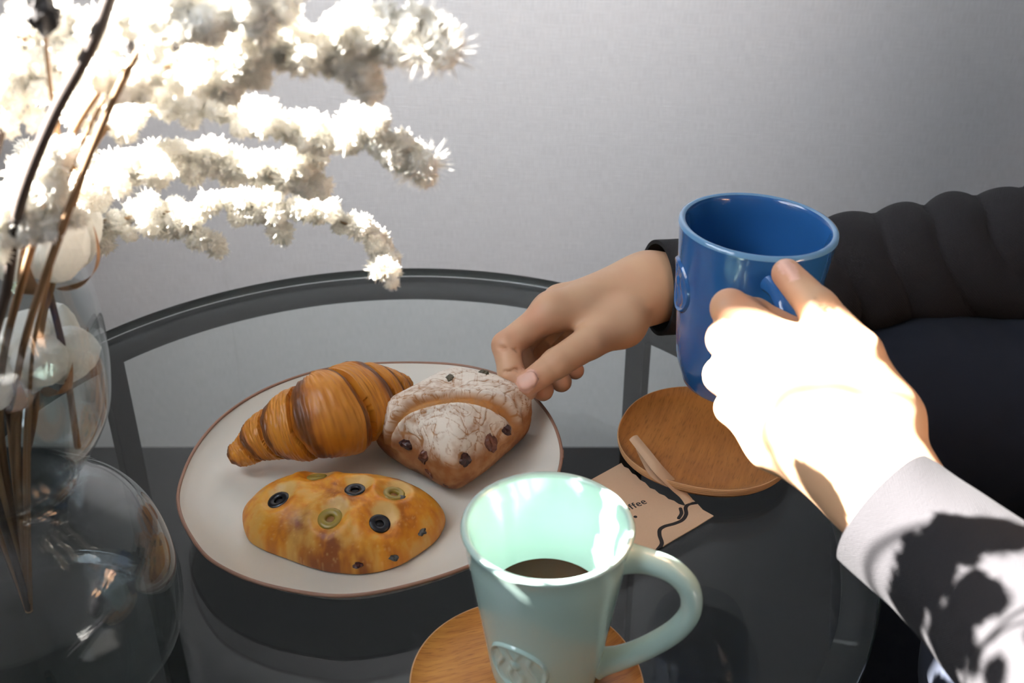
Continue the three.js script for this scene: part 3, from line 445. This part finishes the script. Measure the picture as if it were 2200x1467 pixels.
  const right = hand({
    palm: [[RE, RW, 0.028, 0.0245], [RW, rI[0], 0.022, 0.0130], [RW, rM[0], 0.021, 0.0135], [RW, rR[0], 0.020, 0.0130], [RW, rP[0], 0.019, 0.0120], [RW, rT[0], 0.020, 0.0155], [rT[0], rI[0], 0.0130, 0.0085]],
    fingers: [{ p: rI, r: [0.0118, 0.0102, 0.0092, 0.0080] }, { p: rM, r: [0.0120, 0.0100, 0.0092, 0.0080] }, { p: rR, r: [0.0114, 0.0096, 0.0088, 0.0078] }, { p: rP, r: [0.0102, 0.0086, 0.0078, 0.0068] }, { p: rT, r: [0.0160, 0.0122, 0.0106, 0.0086] }],
    join: 0.009, cell: 0.0022, clip: [[-1, -1, -1.1], [0.30, 1, 1]],
    creases: [[[.0243,.5759,-.6539], [.0287,.5718,-.6515]], [[.0223,.5745,-.6531], [.0262,.5707,-.6509]], [[-.0117,.5746,-.6717], [.0026,.5719,-.6725]], [[-.0049,.5626,-.6577], [.0071,.5654,-.6594]], [[.0371,.5748,-.6869], [.0437,.5839,-.6923]]],
    nails: [nailAt([.0109,.5627,-.6467], [.0038,.5575,-.6454], [.0050,.5748,-.6347], 0.0072, 0.0056)],
    red: [rI[0], rI[1], rT[3], rM[3], rR[3], rP[3], [.0167,.5815,-.6967]],
  });

  // arms and chest under the sweater join the hands to the neck
  const trunkBones = [[[.1917,.6334,-.3988], [.2356,.6267,-.2997], 0.026, 0.032], [[.2356,.6267,-.2997], [0.345,0.575,-0.235], 0.032, 0.036], [[0.345,0.575,-0.235], [0.57,0.80,-0.30], 0.036, 0.042], [[0.57,0.80,-0.30], [0.615,0.88,-0.36], 0.040, 0.034], [[.1804,.5770,-.7706], [.4471,.5681,-.8339], 0.026, 0.036], [[.4471,.5681,-.8339], [0.52,0.80,-0.72], 0.036, 0.042], [[0.52,0.80,-0.72], [0.615,0.88,-0.70], 0.040, 0.034], [[0.635,0.88,-0.37], [0.635,0.88,-0.69], 0.034, 0.034], [[0.70,0.52,-0.53], [0.675,0.88,-0.53], 0.09, 0.085], [[0.675,0.88,-0.53], [0.688,0.96,-0.53], 0.07, 0.052]];

  // head and neck, above the frame
  const HD = [0.66, 1.19, -0.53];
  const headField = (x, y, z) => {
    const q = [x - HD[0], y - HD[1], z - HD[2]], e = (cx, cy, cz, rx, ry, rz) => { const k = Math.hypot((q[0] - cx) / rx, (q[1] - cy) / ry, (q[2] - cz) / rz); return (k - 1) * Math.min(rx, ry, rz); };
    let d = smin(e(0.01, 0.03, 0, 0.092, 0.095, 0.076), e(-0.035, -0.045, 0, 0.058, 0.072, 0.055), 0.04);                  // skull and jaw, facing -x
    d = smin(d, cap(x, y, z, [HD[0] + 0.03, 0.93, HD[2]], [HD[0] + 0.012, 1.12, HD[2]], 0.056, 0.05), 0.03);
    d = smin(d, cap(q[0], q[1], q[2], [-0.083, 0.0, 0], [-0.104, -0.03, 0], 0.007, 0.0115), 0.012);                        // nose
    for (const s of [-1, 1]) { d = -smin(-d, e(-0.092, 0.004, s * 0.031, 0.014, 0.010, 0.016), 0.010); d = smin(d, e(-0.078, 0.003, s * 0.031, 0.012, 0.011, 0.012), 0.003); d = smin(d, e(0.012, -0.012, s * 0.077, 0.018, 0.03, 0.008), 0.006); }
    d = smin(d, cap(q[0], q[1], q[2], [-0.089, -0.060, -0.017], [-0.089, -0.060, 0.017], 0.006, 0.006), 0.006); d = -smin(-d, cap(q[0], q[1], q[2], [-0.097, -0.0600, -0.021], [-0.097, -0.0600, 0.021], 0.0012, 0.0012), 0.003);
    return d;
  };
  const head = nets(headField, [0.50, 0.92, -0.64], [0.80, 1.34, -0.42], 0.0042, (x, y, z) => { const q = [x - HD[0], y - HD[1], z - HD[2]]; let c = skinTone; if (Math.hypot(q[0] + 0.09, q[1] + 0.06, q[2] * 0.55) < 0.014) c = blush; for (const s of [-1, 1]) { const r = Math.hypot(q[1] - 0.003, q[2] - s * 0.031); if (q[0] < -0.086 && r < 0.009) c = r < 0.005 ? [0.03, 0.02, 0.015] : [0.8, 0.78, 0.75]; } return c; });
  const core = nets((x, y, z) => { let d = 1e9; for (const [a, b, ra, rb] of trunkBones) d = smin(d, cap(x, y, z, a, b, ra, rb), 0.03); return d; }, [0.10, 0.44, -0.84], [0.84, 1.00, -0.16], 0.012, () => skinTone);
  const skin = M([1, 1, 1], 0.5, { vertexColors: true, sheen: 0.15, sheenRoughness: 0.5 });
  obj('body', mergeGeometries([left, right, core, head]), skin, person);
  const hair = nets((x, y, z) => { const q = [x - HD[0], y - HD[1], z - HD[2]]; const d = Math.hypot((q[0] - 0.018) / 0.104, (q[1] - 0.035) / 0.107, q[2] / 0.09) - 1; const cut = Math.max(-(q[0] + 0.060 + 0.35 * Math.max(0, q[1] - 0.05)) * 1, -(q[1] + 0.075)); return Math.max(d * 0.09 + 0.002 * N(x * 90, y * 20, z * 90), cut); }, [0.50, 1.08, -0.66], [0.82, 1.36, -0.40], 0.005);
  obj('hair', hair, M([0.012, 0.010, 0.009], 0.5), person);

  // black sweater: trunk with two sleeves
  const knit = dataTex(256, 256, (u, v) => { const k = 0.5 + 0.3 * Math.sin((u + v * 0.5) * 256 * 0.39) * Math.sin(v * 256 * 0.785) + 0.5 * fbm(u * 40, v * 40, 2, 3); return [k, k, k]; }); knit.repeat.set(9, 16);
  const wool = M([0.0145, 0.0132, 0.0150], 0.95, { bumpMap: knit, bumpScale: 0.0004, side: THREE.DoubleSide, sheen: 0.2, sheenRoughness: 0.6, sheenColor: new THREE.Color(0.05, 0.05, 0.055) });
  const SL = [0.615, 0.90, -0.345], SR = [0.615, 0.90, -0.72];
  const trunk = nets((x, y, z) => { let d = smin(cap(x, (y), (z + 0.53) * 0.72, [0.70, 0.50, 0], [0.675, 0.84, 0], 0.125, 0.115), cap(x, y, z, [0.635, 0.895, -0.355], [0.635, 0.895, -0.71], 0.066, 0.066), 0.05); d = smin(d, cap(x, y, z, [0.66, 0.95, -0.53], [0.675, 1.02, -0.53], 0.07, 0.058), 0.04); return d + 0.004 * N(x * 12, y * 18, z * 12); }, [0.48, 0.34, -0.84], [0.90, 1.05, -0.22], 0.012);
  const sweater = obj('sweater', trunk, wool, person);
  function sleeve(pts, rad, folds, seed, seg) { // rad(t): radius along the arm; folds run round it aslant
    const c = catmull(pts), f = c.computeFrenetFrames(seg, false), up = new THREE.Vector3(0, 1, 0);
    return (thick) => grid(72, seg, (u, v) => {
      const p = c.getPointAt(v), T = c.getTangentAt(v), n = new THREE.Vector3().copy(up).addScaledVector(T, -up.dot(T)).normalize(), b = new THREE.Vector3().crossVectors(T, n), a = u * Math.PI * 2;
      const r = rad(v) * (1 + folds(v, a)) + 0.0012 * fbm(v * 14, Math.cos(a) * 1.5 + seed, Math.sin(a) * 1.5, 3) - thick, x = Math.cos(a) * r, y = Math.sin(a) * r;
      return [p.x + n.x * x + b.x * y, p.y + n.y * x + b.y * y, p.z + n.z * x + b.z * y];
    }, true);
  }
  const cuffRing = (mk) => mk;
  const ridge = (s) => { s -= Math.floor(s); return Math.pow(Math.sin(s * Math.PI), 0.7) - 0.62; };
  const rs = sleeve([[.1099,.5798,-.7514],[.1501,.5770,-.7613],[.2030,.5751,-.7742],[.2573,.5734,-.7871],[.3163,.5735,-.7999],[.3771,.5733,-.8137],[.4471,.5681,-.8339],[0.52,0.80,-0.72],SR], (v) => { const k = smooth(0, 0.5, v); return mix(0.0365, 0.0585, k) + 0.012 * smooth(0.7, 1, v); },
    (v, a) => { const ph = v * 15.5 + 0.57 * Math.cos(a) + 0.5 * N(v * 6, Math.cos(a) * 0.7, Math.sin(a) * 0.7) + 0.10 * a / 6.283 * 0; return smooth(0.10, 0.22, v) * 0.23 * ridge(ph) * (0.75 + 0.5 * N(v * 9, 3, 1)); }, 3, 300);
  const ls = sleeve([[.1774,.6372,-.4173],[.1871,.6339,-.4049],[.1980,.6310,-.3904],[.2104,.6275,-.3698],[.2232,.6257,-.3397],[.2356,.6267,-.2997],[0.345,0.575,-0.235],[0.45,0.66,-0.22],[0.57,0.80,-0.30],SL], (v) => mix(0.0325, 0.049, smooth(0, 0.28, v)) + 0.020 * smooth(0.5, 1, v),
    (v, a) => { const ph = v * 17 + 0.3 * Math.sin(a + 1.2) + 0.8 * N(v * 6, Math.cos(a), Math.sin(a) + 4); return smooth(0.10, 0.26, v) * 0.13 * ridge(ph) + 0.02 * N(v * 10, Math.cos(a) * 1.4, Math.sin(a) * 1.4); }, 9, 300);
  for (const mk of [rs, ls]) {
    const outer = mk(0), inner = mk(0.003); // the cuff shows the thickness of the cloth
    const p = outer.attributes.position, q = inner.attributes.position, lip = grid(72, 1, (u, v, i) => { const s = v ? q : p; return [s.getX(i), s.getY(i), s.getZ(i)]; }, true);
    obj('sleeve', [outer, inner, lip], wool, sweater);
  }

  // navy trousers
  const leg = (x, y, z, s) => { const zz = s < 0 ? -0.735 : -0.47; let d = cap(x, y, z, [0.70, 0.465, zz + 0.02], [0.325, 0.474, zz], 0.090, 0.077); d = smin(d, cap(x, y, z, [0.325, 0.474, zz], [0.36, 0.07, zz], 0.068, 0.05), 0.03); return d; };
  const tro = nets((x, y, z) => { let d = smin(leg(x, y, z, -1), leg(x, y, z, 1), 0.02); d = smin(d, cap(x, y, (z + 0.58) * 0.75, [0.72, 0.46, -0.02], [0.72, 0.5, 0.02], 0.11, 0.11), 0.05); return d + 0.004 * N(x * 14, y * 14, z * 14) + 0.0015 * N(x * 60, y * 60, z * 18); }, [0.20, 0.0, -0.88], [0.88, 0.64, -0.30], 0.010);
  const denim = M([0.008, 0.011, 0.020], 0.95);
  obj('trousers', tro, denim, person);
  const shoe = (zz) => nets((x, y, z) => { let d = cap(x, y * 1.0, z - zz, [0.38, 0.045, 0], [0.20, 0.03, 0], 0.042, 0.034); d = smin(d, cap(x, y, z - zz, [0.375, 0.05, 0], [0.37, 0.10, 0], 0.045, 0.045), 0.02); return Math.max(d, 0.002 - y); }, [0.1, -0.006, zz - 0.08], [0.46, 0.17, zz + 0.08], 0.007);
  for (const zz of [-0.735, -0.47]) obj('shoe', shoe(zz), M([0.02, 0.02, 0.022], 0.5), person);
  const bench = thing('bench', 'dark upholstered bench the person sits on beside the glass table', 'bench', [0.86, 0, -0.55]);
  const cg = new RoundedBoxGeometry(0.52, 0.12, 1.2, 4, 0.03); cg.translate(0, 0.285, 0); obj('cushion', cg, M([0.02, 0.02, 0.024], 0.8), bench);
  const bg = new RoundedBoxGeometry(0.5, 0.24, 1.16, 2, 0.006); bg.translate(0, 0.12, 0); obj('base', bg, M([0.018, 0.016, 0.015], 0.6), bench);
}

// ---------------------------------------------------------------- glass vase
const VASE = [-0.269, TOP, -0.460];
{
  const t = thing('glass_vase', 'large clear hourglass-shaped glass vase holding dried flowers at the table edge', 'vase', VASE);
  const pts = [[0.072, 0.0], [0.078, 0.006], [0.082, 0.02], [0.0832, 0.034], [0.082, 0.051], [0.0775, 0.0715], [0.069, 0.0874], [0.055, 0.1005], [0.0445, 0.110], [0.041, 0.117], [0.0440, 0.124], [0.052, 0.133], [0.058, 0.142], [0.065, 0.156], [0.068, 0.17], [0.070, 0.19], [0.070, 0.21], [0.067, 0.232], [0.066, 0.25], [0.0675, 0.262]];
  const c = new THREE.CatmullRomCurve3(pts.map((p) => new THREE.Vector3(p[0], p[1], 0)), false, 'centripetal').getPoints(140).map((p) => [p.x, p.y]);
  const out = [[0, 0.0005], [0.062, 0.0005], ...c], inn = [[0, 0.006], [0.058, 0.006], ...c.filter((p) => p[1] > 0.006).map((p) => [p[0] - 0.0028, p[1]])];
  const lip = []; const a = c[c.length - 1]; for (let i = 0; i <= 8; i++) { const k = i / 8 * Math.PI; lip.push([a[0] - 0.0014 + 0.0014 * Math.cos(k), a[1] + 0.0014 * Math.sin(k)]); }
  const glass = M([0.90, 0.92, 0.92], 0, { transmission: 1, thickness: 0, ior: 1.5 });
  obj('body', lathe([...out, ...lip.slice(1)], 128), glass, t);
  obj('inner_wall', lathe(inn, 128), glass, t);
}

// ---------------------------------------------------------------- dried flowers
{
  const white = M([0.975, 0.955, 0.905], 1, { side: THREE.DoubleSide, transmission: 0.55, thickness: 0 }), bark = M([0.045, 0.03, 0.022], 0.8), twig = M([0.20, 0.11, 0.05], 0.8), straw = M([0.30, 0.20, 0.11], 0.8);
  const florets = [];
  for (let s = 0; s < 7; s++) { // puffs: a lumpy heart with short blunt tufts
    const r = rng(100 + s), g0 = new THREE.IcosahedronGeometry(0.0047, 3), p = g0.attributes.position; for (let i = 0; i < p.count; i++) { const x = p.getX(i), y = p.getY(i), z = p.getZ(i), k = 1 + 0.42 * N(x * 330 + s * 9, y * 330, z * 330) + 0.22 * N(x * 800, y * 800 + s, z * 800); p.setXYZ(i, x * k, y * k * (s % 2 ? 1.25 : 0.95), z * k); }
    const list = [g0.toNonIndexed()], n = s > 4 ? 110 : 70;
    for (let i = 0; i < n; i++) { const v = new THREE.Vector3(r() - 0.5, r() - 0.5, r() - 0.5).normalize(), L = s > 4 ? 0.0045 + r() * 0.0055 : 0.0020 + r() * 0.0022, w = s > 4 ? 0.00022 : 0.00075, c = new THREE.ConeGeometry(w, L, 4, 1, true); c.translate(0, L / 2 + 0.0040, 0); const q = new THREE.Quaternion().setFromUnitVectors(new THREE.Vector3(0, 1, 0), v); c.applyQuaternion(q); list.push(c.toNonIndexed()); }
    for (const g of list) { for (const k of Object.keys(g.attributes)) if (!['position', 'normal', 'uv'].includes(k)) g.deleteAttribute(k); }
    const g = mergeGeometries(list); g.computeVertexNormals(); florets.push(mergeVertices(g, 1e-6)); florets[s].computeVertexNormals();
  }
  const R = rng(77), FOOT = [VASE[0], VASE[1] + 0.03, VASE[2]];
  function spray(label, stem, rad, mat, rows) {
    const base = stem[0], t = thing('dried_flower_spray', label, 'dried flowers', base, 'white dried flower sprays in the glass vase'), off = (p) => [p[0] - base[0], p[1] - base[1], p[2] - base[2]];
    obj('stem', tube(stem.map(off), (v) => mix(rad[0], rad[1], v), 40, 8), mat, t);
    for (const [pts, n, spread, size, fluffy] of rows) {
      const c = catmull(pts.map(off));
      obj('twig', tube(pts.map(off), (v) => mix(0.0011, 0.0005, v), 30, 6), mat === bark ? twig : straw, t);
      for (let i = 0; i < n; i++) {
        const v = (i + R() * 0.8) / n, p = c.getPoint(clamp(v)), k = spread * 0.86 * (1 - 0.45 * v), d = new THREE.Vector3(R() - 0.5, R() - 0.5, R() - 0.5).normalize().multiplyScalar(k * Math.sqrt(R()));
        const tip = fluffy && v > 0.86 && R() < 0.55, m = obj('floret', florets[tip ? 5 + (R() < 0.5 ? 1 : 0) : Math.floor(R() * 5)], white, t);
        m.position.copy(p).add(d); m.rotation.set(R() * 6.28, R() * 6.28, R() * 6.28); m.scale.setScalar(size * (0.62 + 0.5 * R()));
      }
    }
    return t;
  }
  const J = [-.2304,.7351,-.4529];
  spray('lowest spray of white dried flowers, drooping over the plate', [FOOT, [-.2597,.6592,-.4600], J, [-.2274,.7349,-.4920], [-.2068,.7474,-.4920]], [0.0022, 0.0013], straw, [
    [[[-.2283,.7412,-.4920],[-.1992,.7516,-.4920],[-.1717,.7555,-.4920],[-.1442,.7608,-.4920],[-.1198,.7613,-.4920],[-.1000,.7596,-.4920],[-.0806,.7511,-.4920],[-.0659,.7425,-.4920],[-.0625,.7311,-.4920],[-.0590,.7374,-.4600]], 68, 0.0105, 1.0, false],
    [[[-.2068,.7474,-.4920],[-.1796,.7486,-.4920],[-.1553,.7462,-.4920],[-.1429,.7374,-.4920]], 15, 0.0075, 1.1, false],
    [[[-.1201,.7584,-.4920],[-.1120,.7511,-.4920],[-.1115,.7449,-.4920]], 5, 0.004, 1.2, false],
    [[[-.2065,.7486,-.4920],[-.2007,.7437,-.4920],[-.1975,.7392,-.4920]], 6, 0.005, 0.9, true]]);
  const sB = spray('second lowest spray of white dried flowers, with one orange seed', [FOOT, [-.2412,.6592,-.4600], [-.2175,.7276,-.4600], [-.2039,.7758,-.4680], [-.1949,.7892,-.4680]], [0.0020, 0.0012], twig, [
    [[[-.2039,.7758,-.4680],[-.1768,.7859,-.4680],[-.1573,.7909,-.4680],[-.1368,.7892,-.4680],[-.1164,.7865,-.4680],[-.0951,.7914,-.4680],[-.0824,.7958,-.4680]], 70, 0.0125, 1.05, false],
    [[[-.1586,.7958,-.4680],[-.1400,.7958,-.4680],[-.1296,.7968,-.4680]], 10, 0.006, 1.0, false],
    [[[-.1039,.7870,-.4680],[-.0961,.7814,-.4680],[-.0861,.7769,-.4680]], 9, 0.006, 1.05, false]]);
  { const b = FOOT, p = [-.1581,.7887,-.4680], g = new THREE.IcosahedronGeometry(0.0028, 2); g.scale(0.7, 1.4, 0.6); const m = obj('seed', g, M([0.75, 0.25, 0.015], 0.5), sB); m.userData.label = 'orange seed'; m.position.set(p[0] - b[0], p[1] - b[1], p[2] - b[2]); }
  spray('spray of white dried flowers whose fluffy tip ends lowest but one', [FOOT, [-.2458,.6592,-.4600], [-.2143,.7325,-.4600], [-.1739,.8100,-.4470], [-.1625,.8191,-.4470]], [0.0019, 0.0012], twig, [
    [[[-.1687,.8171,-.4470],[-.1483,.8231,-.4470],[-.1288,.8251,-.4470],[-.1118,.8221,-.4470],[-.0971,.8151,-.4470],[-.0799,.8120,-.4470],[-.0642,.8137,-.4470],[-.0528,.8090,-.4470],[-.0453,.8017,-.4470],[-.0386,.7971,-.4470]], 80, 0.0105, 1.0, true],
    [[[-.0643,.8131,-.4470],[-.0581,.8177,-.4470],[-.0552,.8185,-.4470]], 5, 0.005, 1.1, false]]);
  spray('thick upper spray of white dried flowers reaching farthest right', [FOOT, [-.2551,.6592,-.4600], [-.1939,.7758,-.4020], [-.1669,.8266,-.4020], [-.1486,.8499,-.4020]], [0.0021, 0.0012], twig, [
    [[[-.1544,.8464,-.4021],[-.1309,.8534,-.4020],[-.1098,.8585,-.4020],[-.0907,.8628,-.4020],[-.0737,.8653,-.4020],[-.0568,.8669,-.4020],[-.0418,.8669,-.4020],[-.0335,.8661,-.4020],[-.0268,.8644,-.4020]], 105, 0.0160, 1.05, true],
    [[[-.0910,.8602,-.4020],[-.0742,.8602,-.4020],[-.0626,.8577,-.4020],[-.0561,.8534,-.4020],[-.0530,.8482,-.4019]], 26, 0.0085, 1.1, false],
    [[[-.1071,.8534,-.4020],[-.1060,.8490,-.4021],[-.1046,.8464,-.4021]], 7, 0.0065, 1.2, false], [[[-.0948,.8568,-.4019],[-.0925,.8537,-.4020],[-.0917,.8516,-.4020]], 3, 0.003, 1.2, false]]);
  spray('topmost spray of white dried flowers cut by the upper edge of the photo', [FOOT, [-.2482,.6592,-.4600], [-.1695,.7973,-.3820], [-.1366,.8545,-.3820], [-.1221,.8739,-.3820]], [0.0019, 0.0012], twig, [
    [[[-.1271,.8723,-.3819],[-.1104,.8778,-.3820],[-.0943,.8802,-.3820],[-.0785,.8810,-.3819]], 54, 0.0145, 1.05, false]]);
  spray('dark-stemmed spray of white dried flowers nearest the camera', [FOOT, [-.2470,.6800,-.4297], [-.2057,.7626,-.4030], [-.1780,.8136,-.3750], [-.1572,.8478,-.3719], [-.1406,.8713,-.3741], [-.1318,.8886,-.3785]], [0.0019, 0.0024], bark, [
    [[[-.1876,.8232,-.4439],[-.1789,.8275,-.4548],[-.1687,.8228,-.4631],[-.1627,.8102,-.4694]], 18, 0.011, 1.0, false],
    [[[-.1665,.8491,-.4410],[-.1565,.8483,-.4505],[-.1483,.8439,-.4591]], 14, 0.010, 0.95, false],
    [[[-.2328,.7630,-.4870],[-.2264,.7799,-.5094],[-.2193,.7761,-.5192],[-.1928,.7827,-.4902]], 18, 0.011, 1.0, false]]);
  spray('leftmost spray of white dried flowers cut by the left edge of the photo', [FOOT, [-.2760,.6592,-.4600], [-.2260,.7668,-.4201], [-.2019,.8199,-.4200], [-.1828,.8568,-.4200]], [0.0021, 0.0012], bark, [
    [[[-.2005,.7991,-.3864],[-.1856,.8105,-.3864],[-.1745,.8142,-.3865],[-.1588,.8323,-.3865]], 26, 0.012, 1.05, false],
    [[[-.2074,.8199,-.4200],[-.1930,.8351,-.4200],[-.1794,.8479,-.4200],[-.1638,.8551,-.4200]], 40, 0.0155, 1.05, false],
    [[[-.1998,.7874,-.3865],[-.1874,.7953,-.3864],[-.1759,.7991,-.3864],[-.1668,.8010,-.3865]], 20, 0.010, 1.05, false],
    [[[-.1903,.8551,-.4200],[-.1761,.8638,-.4201],[-.1600,.8656,-.4200],[-.1482,.8638,-.4201]], 30, 0.014, 1.0, false]]);
  spray('short spray of white dried flowers at the back of the vase behind the other sprays', [FOOT, [-.2565,.6803,-.4879], [-.2294,.7597,-.5057], [-.2120,.8075,-.5165]], [0.0019, 0.0012], twig, [[[[-.2175,.8166,-.5125],[-.1995,.8240,-.5151],[-.1849,.8222,-.5158]], 16, 0.012, 1.3, false]]);
  // three more rise past the top of the photo
  const up = (p, dy, dx, dz) => [p[0] + dx, p[1] + dy, p[2] + dz];
  [[[-0.27, 1.055, -0.44], 'spray of white dried flowers rising out of the photo behind the dark stem'], [[-0.22, 1.045, -0.505], 'spray of white dried flowers rising out of the photo from the middle of the vase'], [[-0.25, 1.0, -0.385], 'white dried flower spray rising out of the photo on the side nearest the camera']].forEach(([b, label], i) => {
    const a = up(VASE, 0.28, 0, 0.01), c = up(b, 0.09, 0.03, 0.02 - 0.02 * i);
    spray(label, [FOOT, a, b, c], [0.0021, 0.0012], twig, [[[b, up(b, 0.045, 0.05, 0.01), up(b, 0.055, 0.10, 0.005), up(b, 0.035, 0.16, 0), up(b, 0.02, 0.21, 0)], 44, 0.024, 1.15, false], [[up(b, 0.05, 0, 0), c, up(c, 0.05, 0.05, 0.01), up(c, 0.06, 0.11, 0.02)], 40, 0.028, 1.15, false]]);
  });
  // dark dry buds close to the camera
  const bud = thing('seed_twig', 'twig with three dark dry seed heads at the upper left', 'twig', FOOT), bo = (p) => [p[0] - FOOT[0], p[1] - FOOT[1], p[2] - FOOT[2]];
  obj('stem', tube([FOOT, [-.2146,.7165,-.4280], [-.1949,.7590,-.4182], [-.1751,.8059,-.4111], [-.1535,.8386,-.4013], [-.1360,.8612,-.3972], [-.1250,.8773,-.4067]].map(bo), (v) => mix(0.0010, 0.0007, v), 40, 7), twig, bud);
  obj('twig', tube([[-.1751,.8059,-.4111], [-.1650,.8486,-.3898], [-.1575,.8791,-.3787]].map(bo), () => 0.0008, 16, 6), twig, bud);
  const pod = new THREE.IcosahedronGeometry(0.0055, 3); { const p = pod.attributes.position; for (let i = 0; i < p.count; i++) { const k = 1 + 0.4 * N(p.getX(i) * 380, p.getY(i) * 380, p.getZ(i) * 380); p.setXYZ(i, p.getX(i) * k, p.getY(i) * k * 1.15, p.getZ(i) * k); } pod.computeVertexNormals(); }
  for (const [q, s] of [[[-.1575,.8791,-.3787], 1.0], [[-.1360,.8612,-.3972], 0.7], [[-.1213,.8641,-.3989], 0.5]]) { const m = obj('seed_head', pod, M([0.035, 0.03, 0.028], 0.8), bud); m.position.set(...bo(q)); m.scale.setScalar(s); }

  // cotton bolls in the vase's mouth
  function boll(label, c, s, turn) {
    const t = thing('cotton_boll', label, 'dried flower', c); t.rotation.set(...turn);
    const lobe = new THREE.IcosahedronGeometry(0.016, 4), p = lobe.attributes.position; for (let i = 0; i < p.count; i++) { const k = 1 + 0.22 * fbm(p.getX(i) * 80, p.getY(i) * 80, p.getZ(i) * 80, 3); p.setXYZ(i, p.getX(i) * k, p.getY(i) * k * 1.25, p.getZ(i) * k); } lobe.computeVertexNormals();
    for (let i = 0; i < 4; i++) { const a = i * Math.PI / 2 + 0.4, m = obj('lobe', lobe, white, t); m.position.set(Math.cos(a) * 0.013 * s, 0, Math.sin(a) * 0.013 * s); m.rotation.set(0.4 * Math.sin(a), i, -0.4 * Math.cos(a)); m.scale.setScalar(s * 0.95); }
    for (let i = 0; i < 4; i++) { const a = i * Math.PI / 2 + 1.18, g = grid(8, 14, (u, v) => { const w = 0.0055 * s * Math.sin(Math.PI * Math.pow(v, 0.75)) * (u - 0.5) * 2, rr = (0.004 + 0.022 * Math.sin(v * 2.0)) * s, y = (-0.026 + 0.036 * v * v) * s; return [Math.cos(a) * rr - Math.sin(a) * w, y, Math.sin(a) * rr + Math.cos(a) * w]; }); obj('sepal', g, M([0.26, 0.13, 0.06], 0.8, { side: THREE.DoubleSide }), t); }
    obj('stem', tube([[0, -0.022 * s, 0], [0.004, -0.06 * s, 0.003], [0.006, -0.12 * s, 0.006]], () => 0.0017, 16, 7), M([0.09, 0.05, 0.03], 0.8), t);
  }
  boll('large cotton boll inside the upper bulb of the vase', [-.2283,.6946,-.4708], 0.85, [0.3, 0.4, -0.5]);
  boll('cotton boll sticking out of the vase mouth', [-.2150,.7559,-.4651], 0.95, [0.2, 1.2, -0.3]);
  boll('cotton boll deep in the vase at the left edge of the photo', [-.2498,.6873,-.4631], 0.8, [-0.3, 2.0, 0.4]);
}

renderer.render(scene, camera);
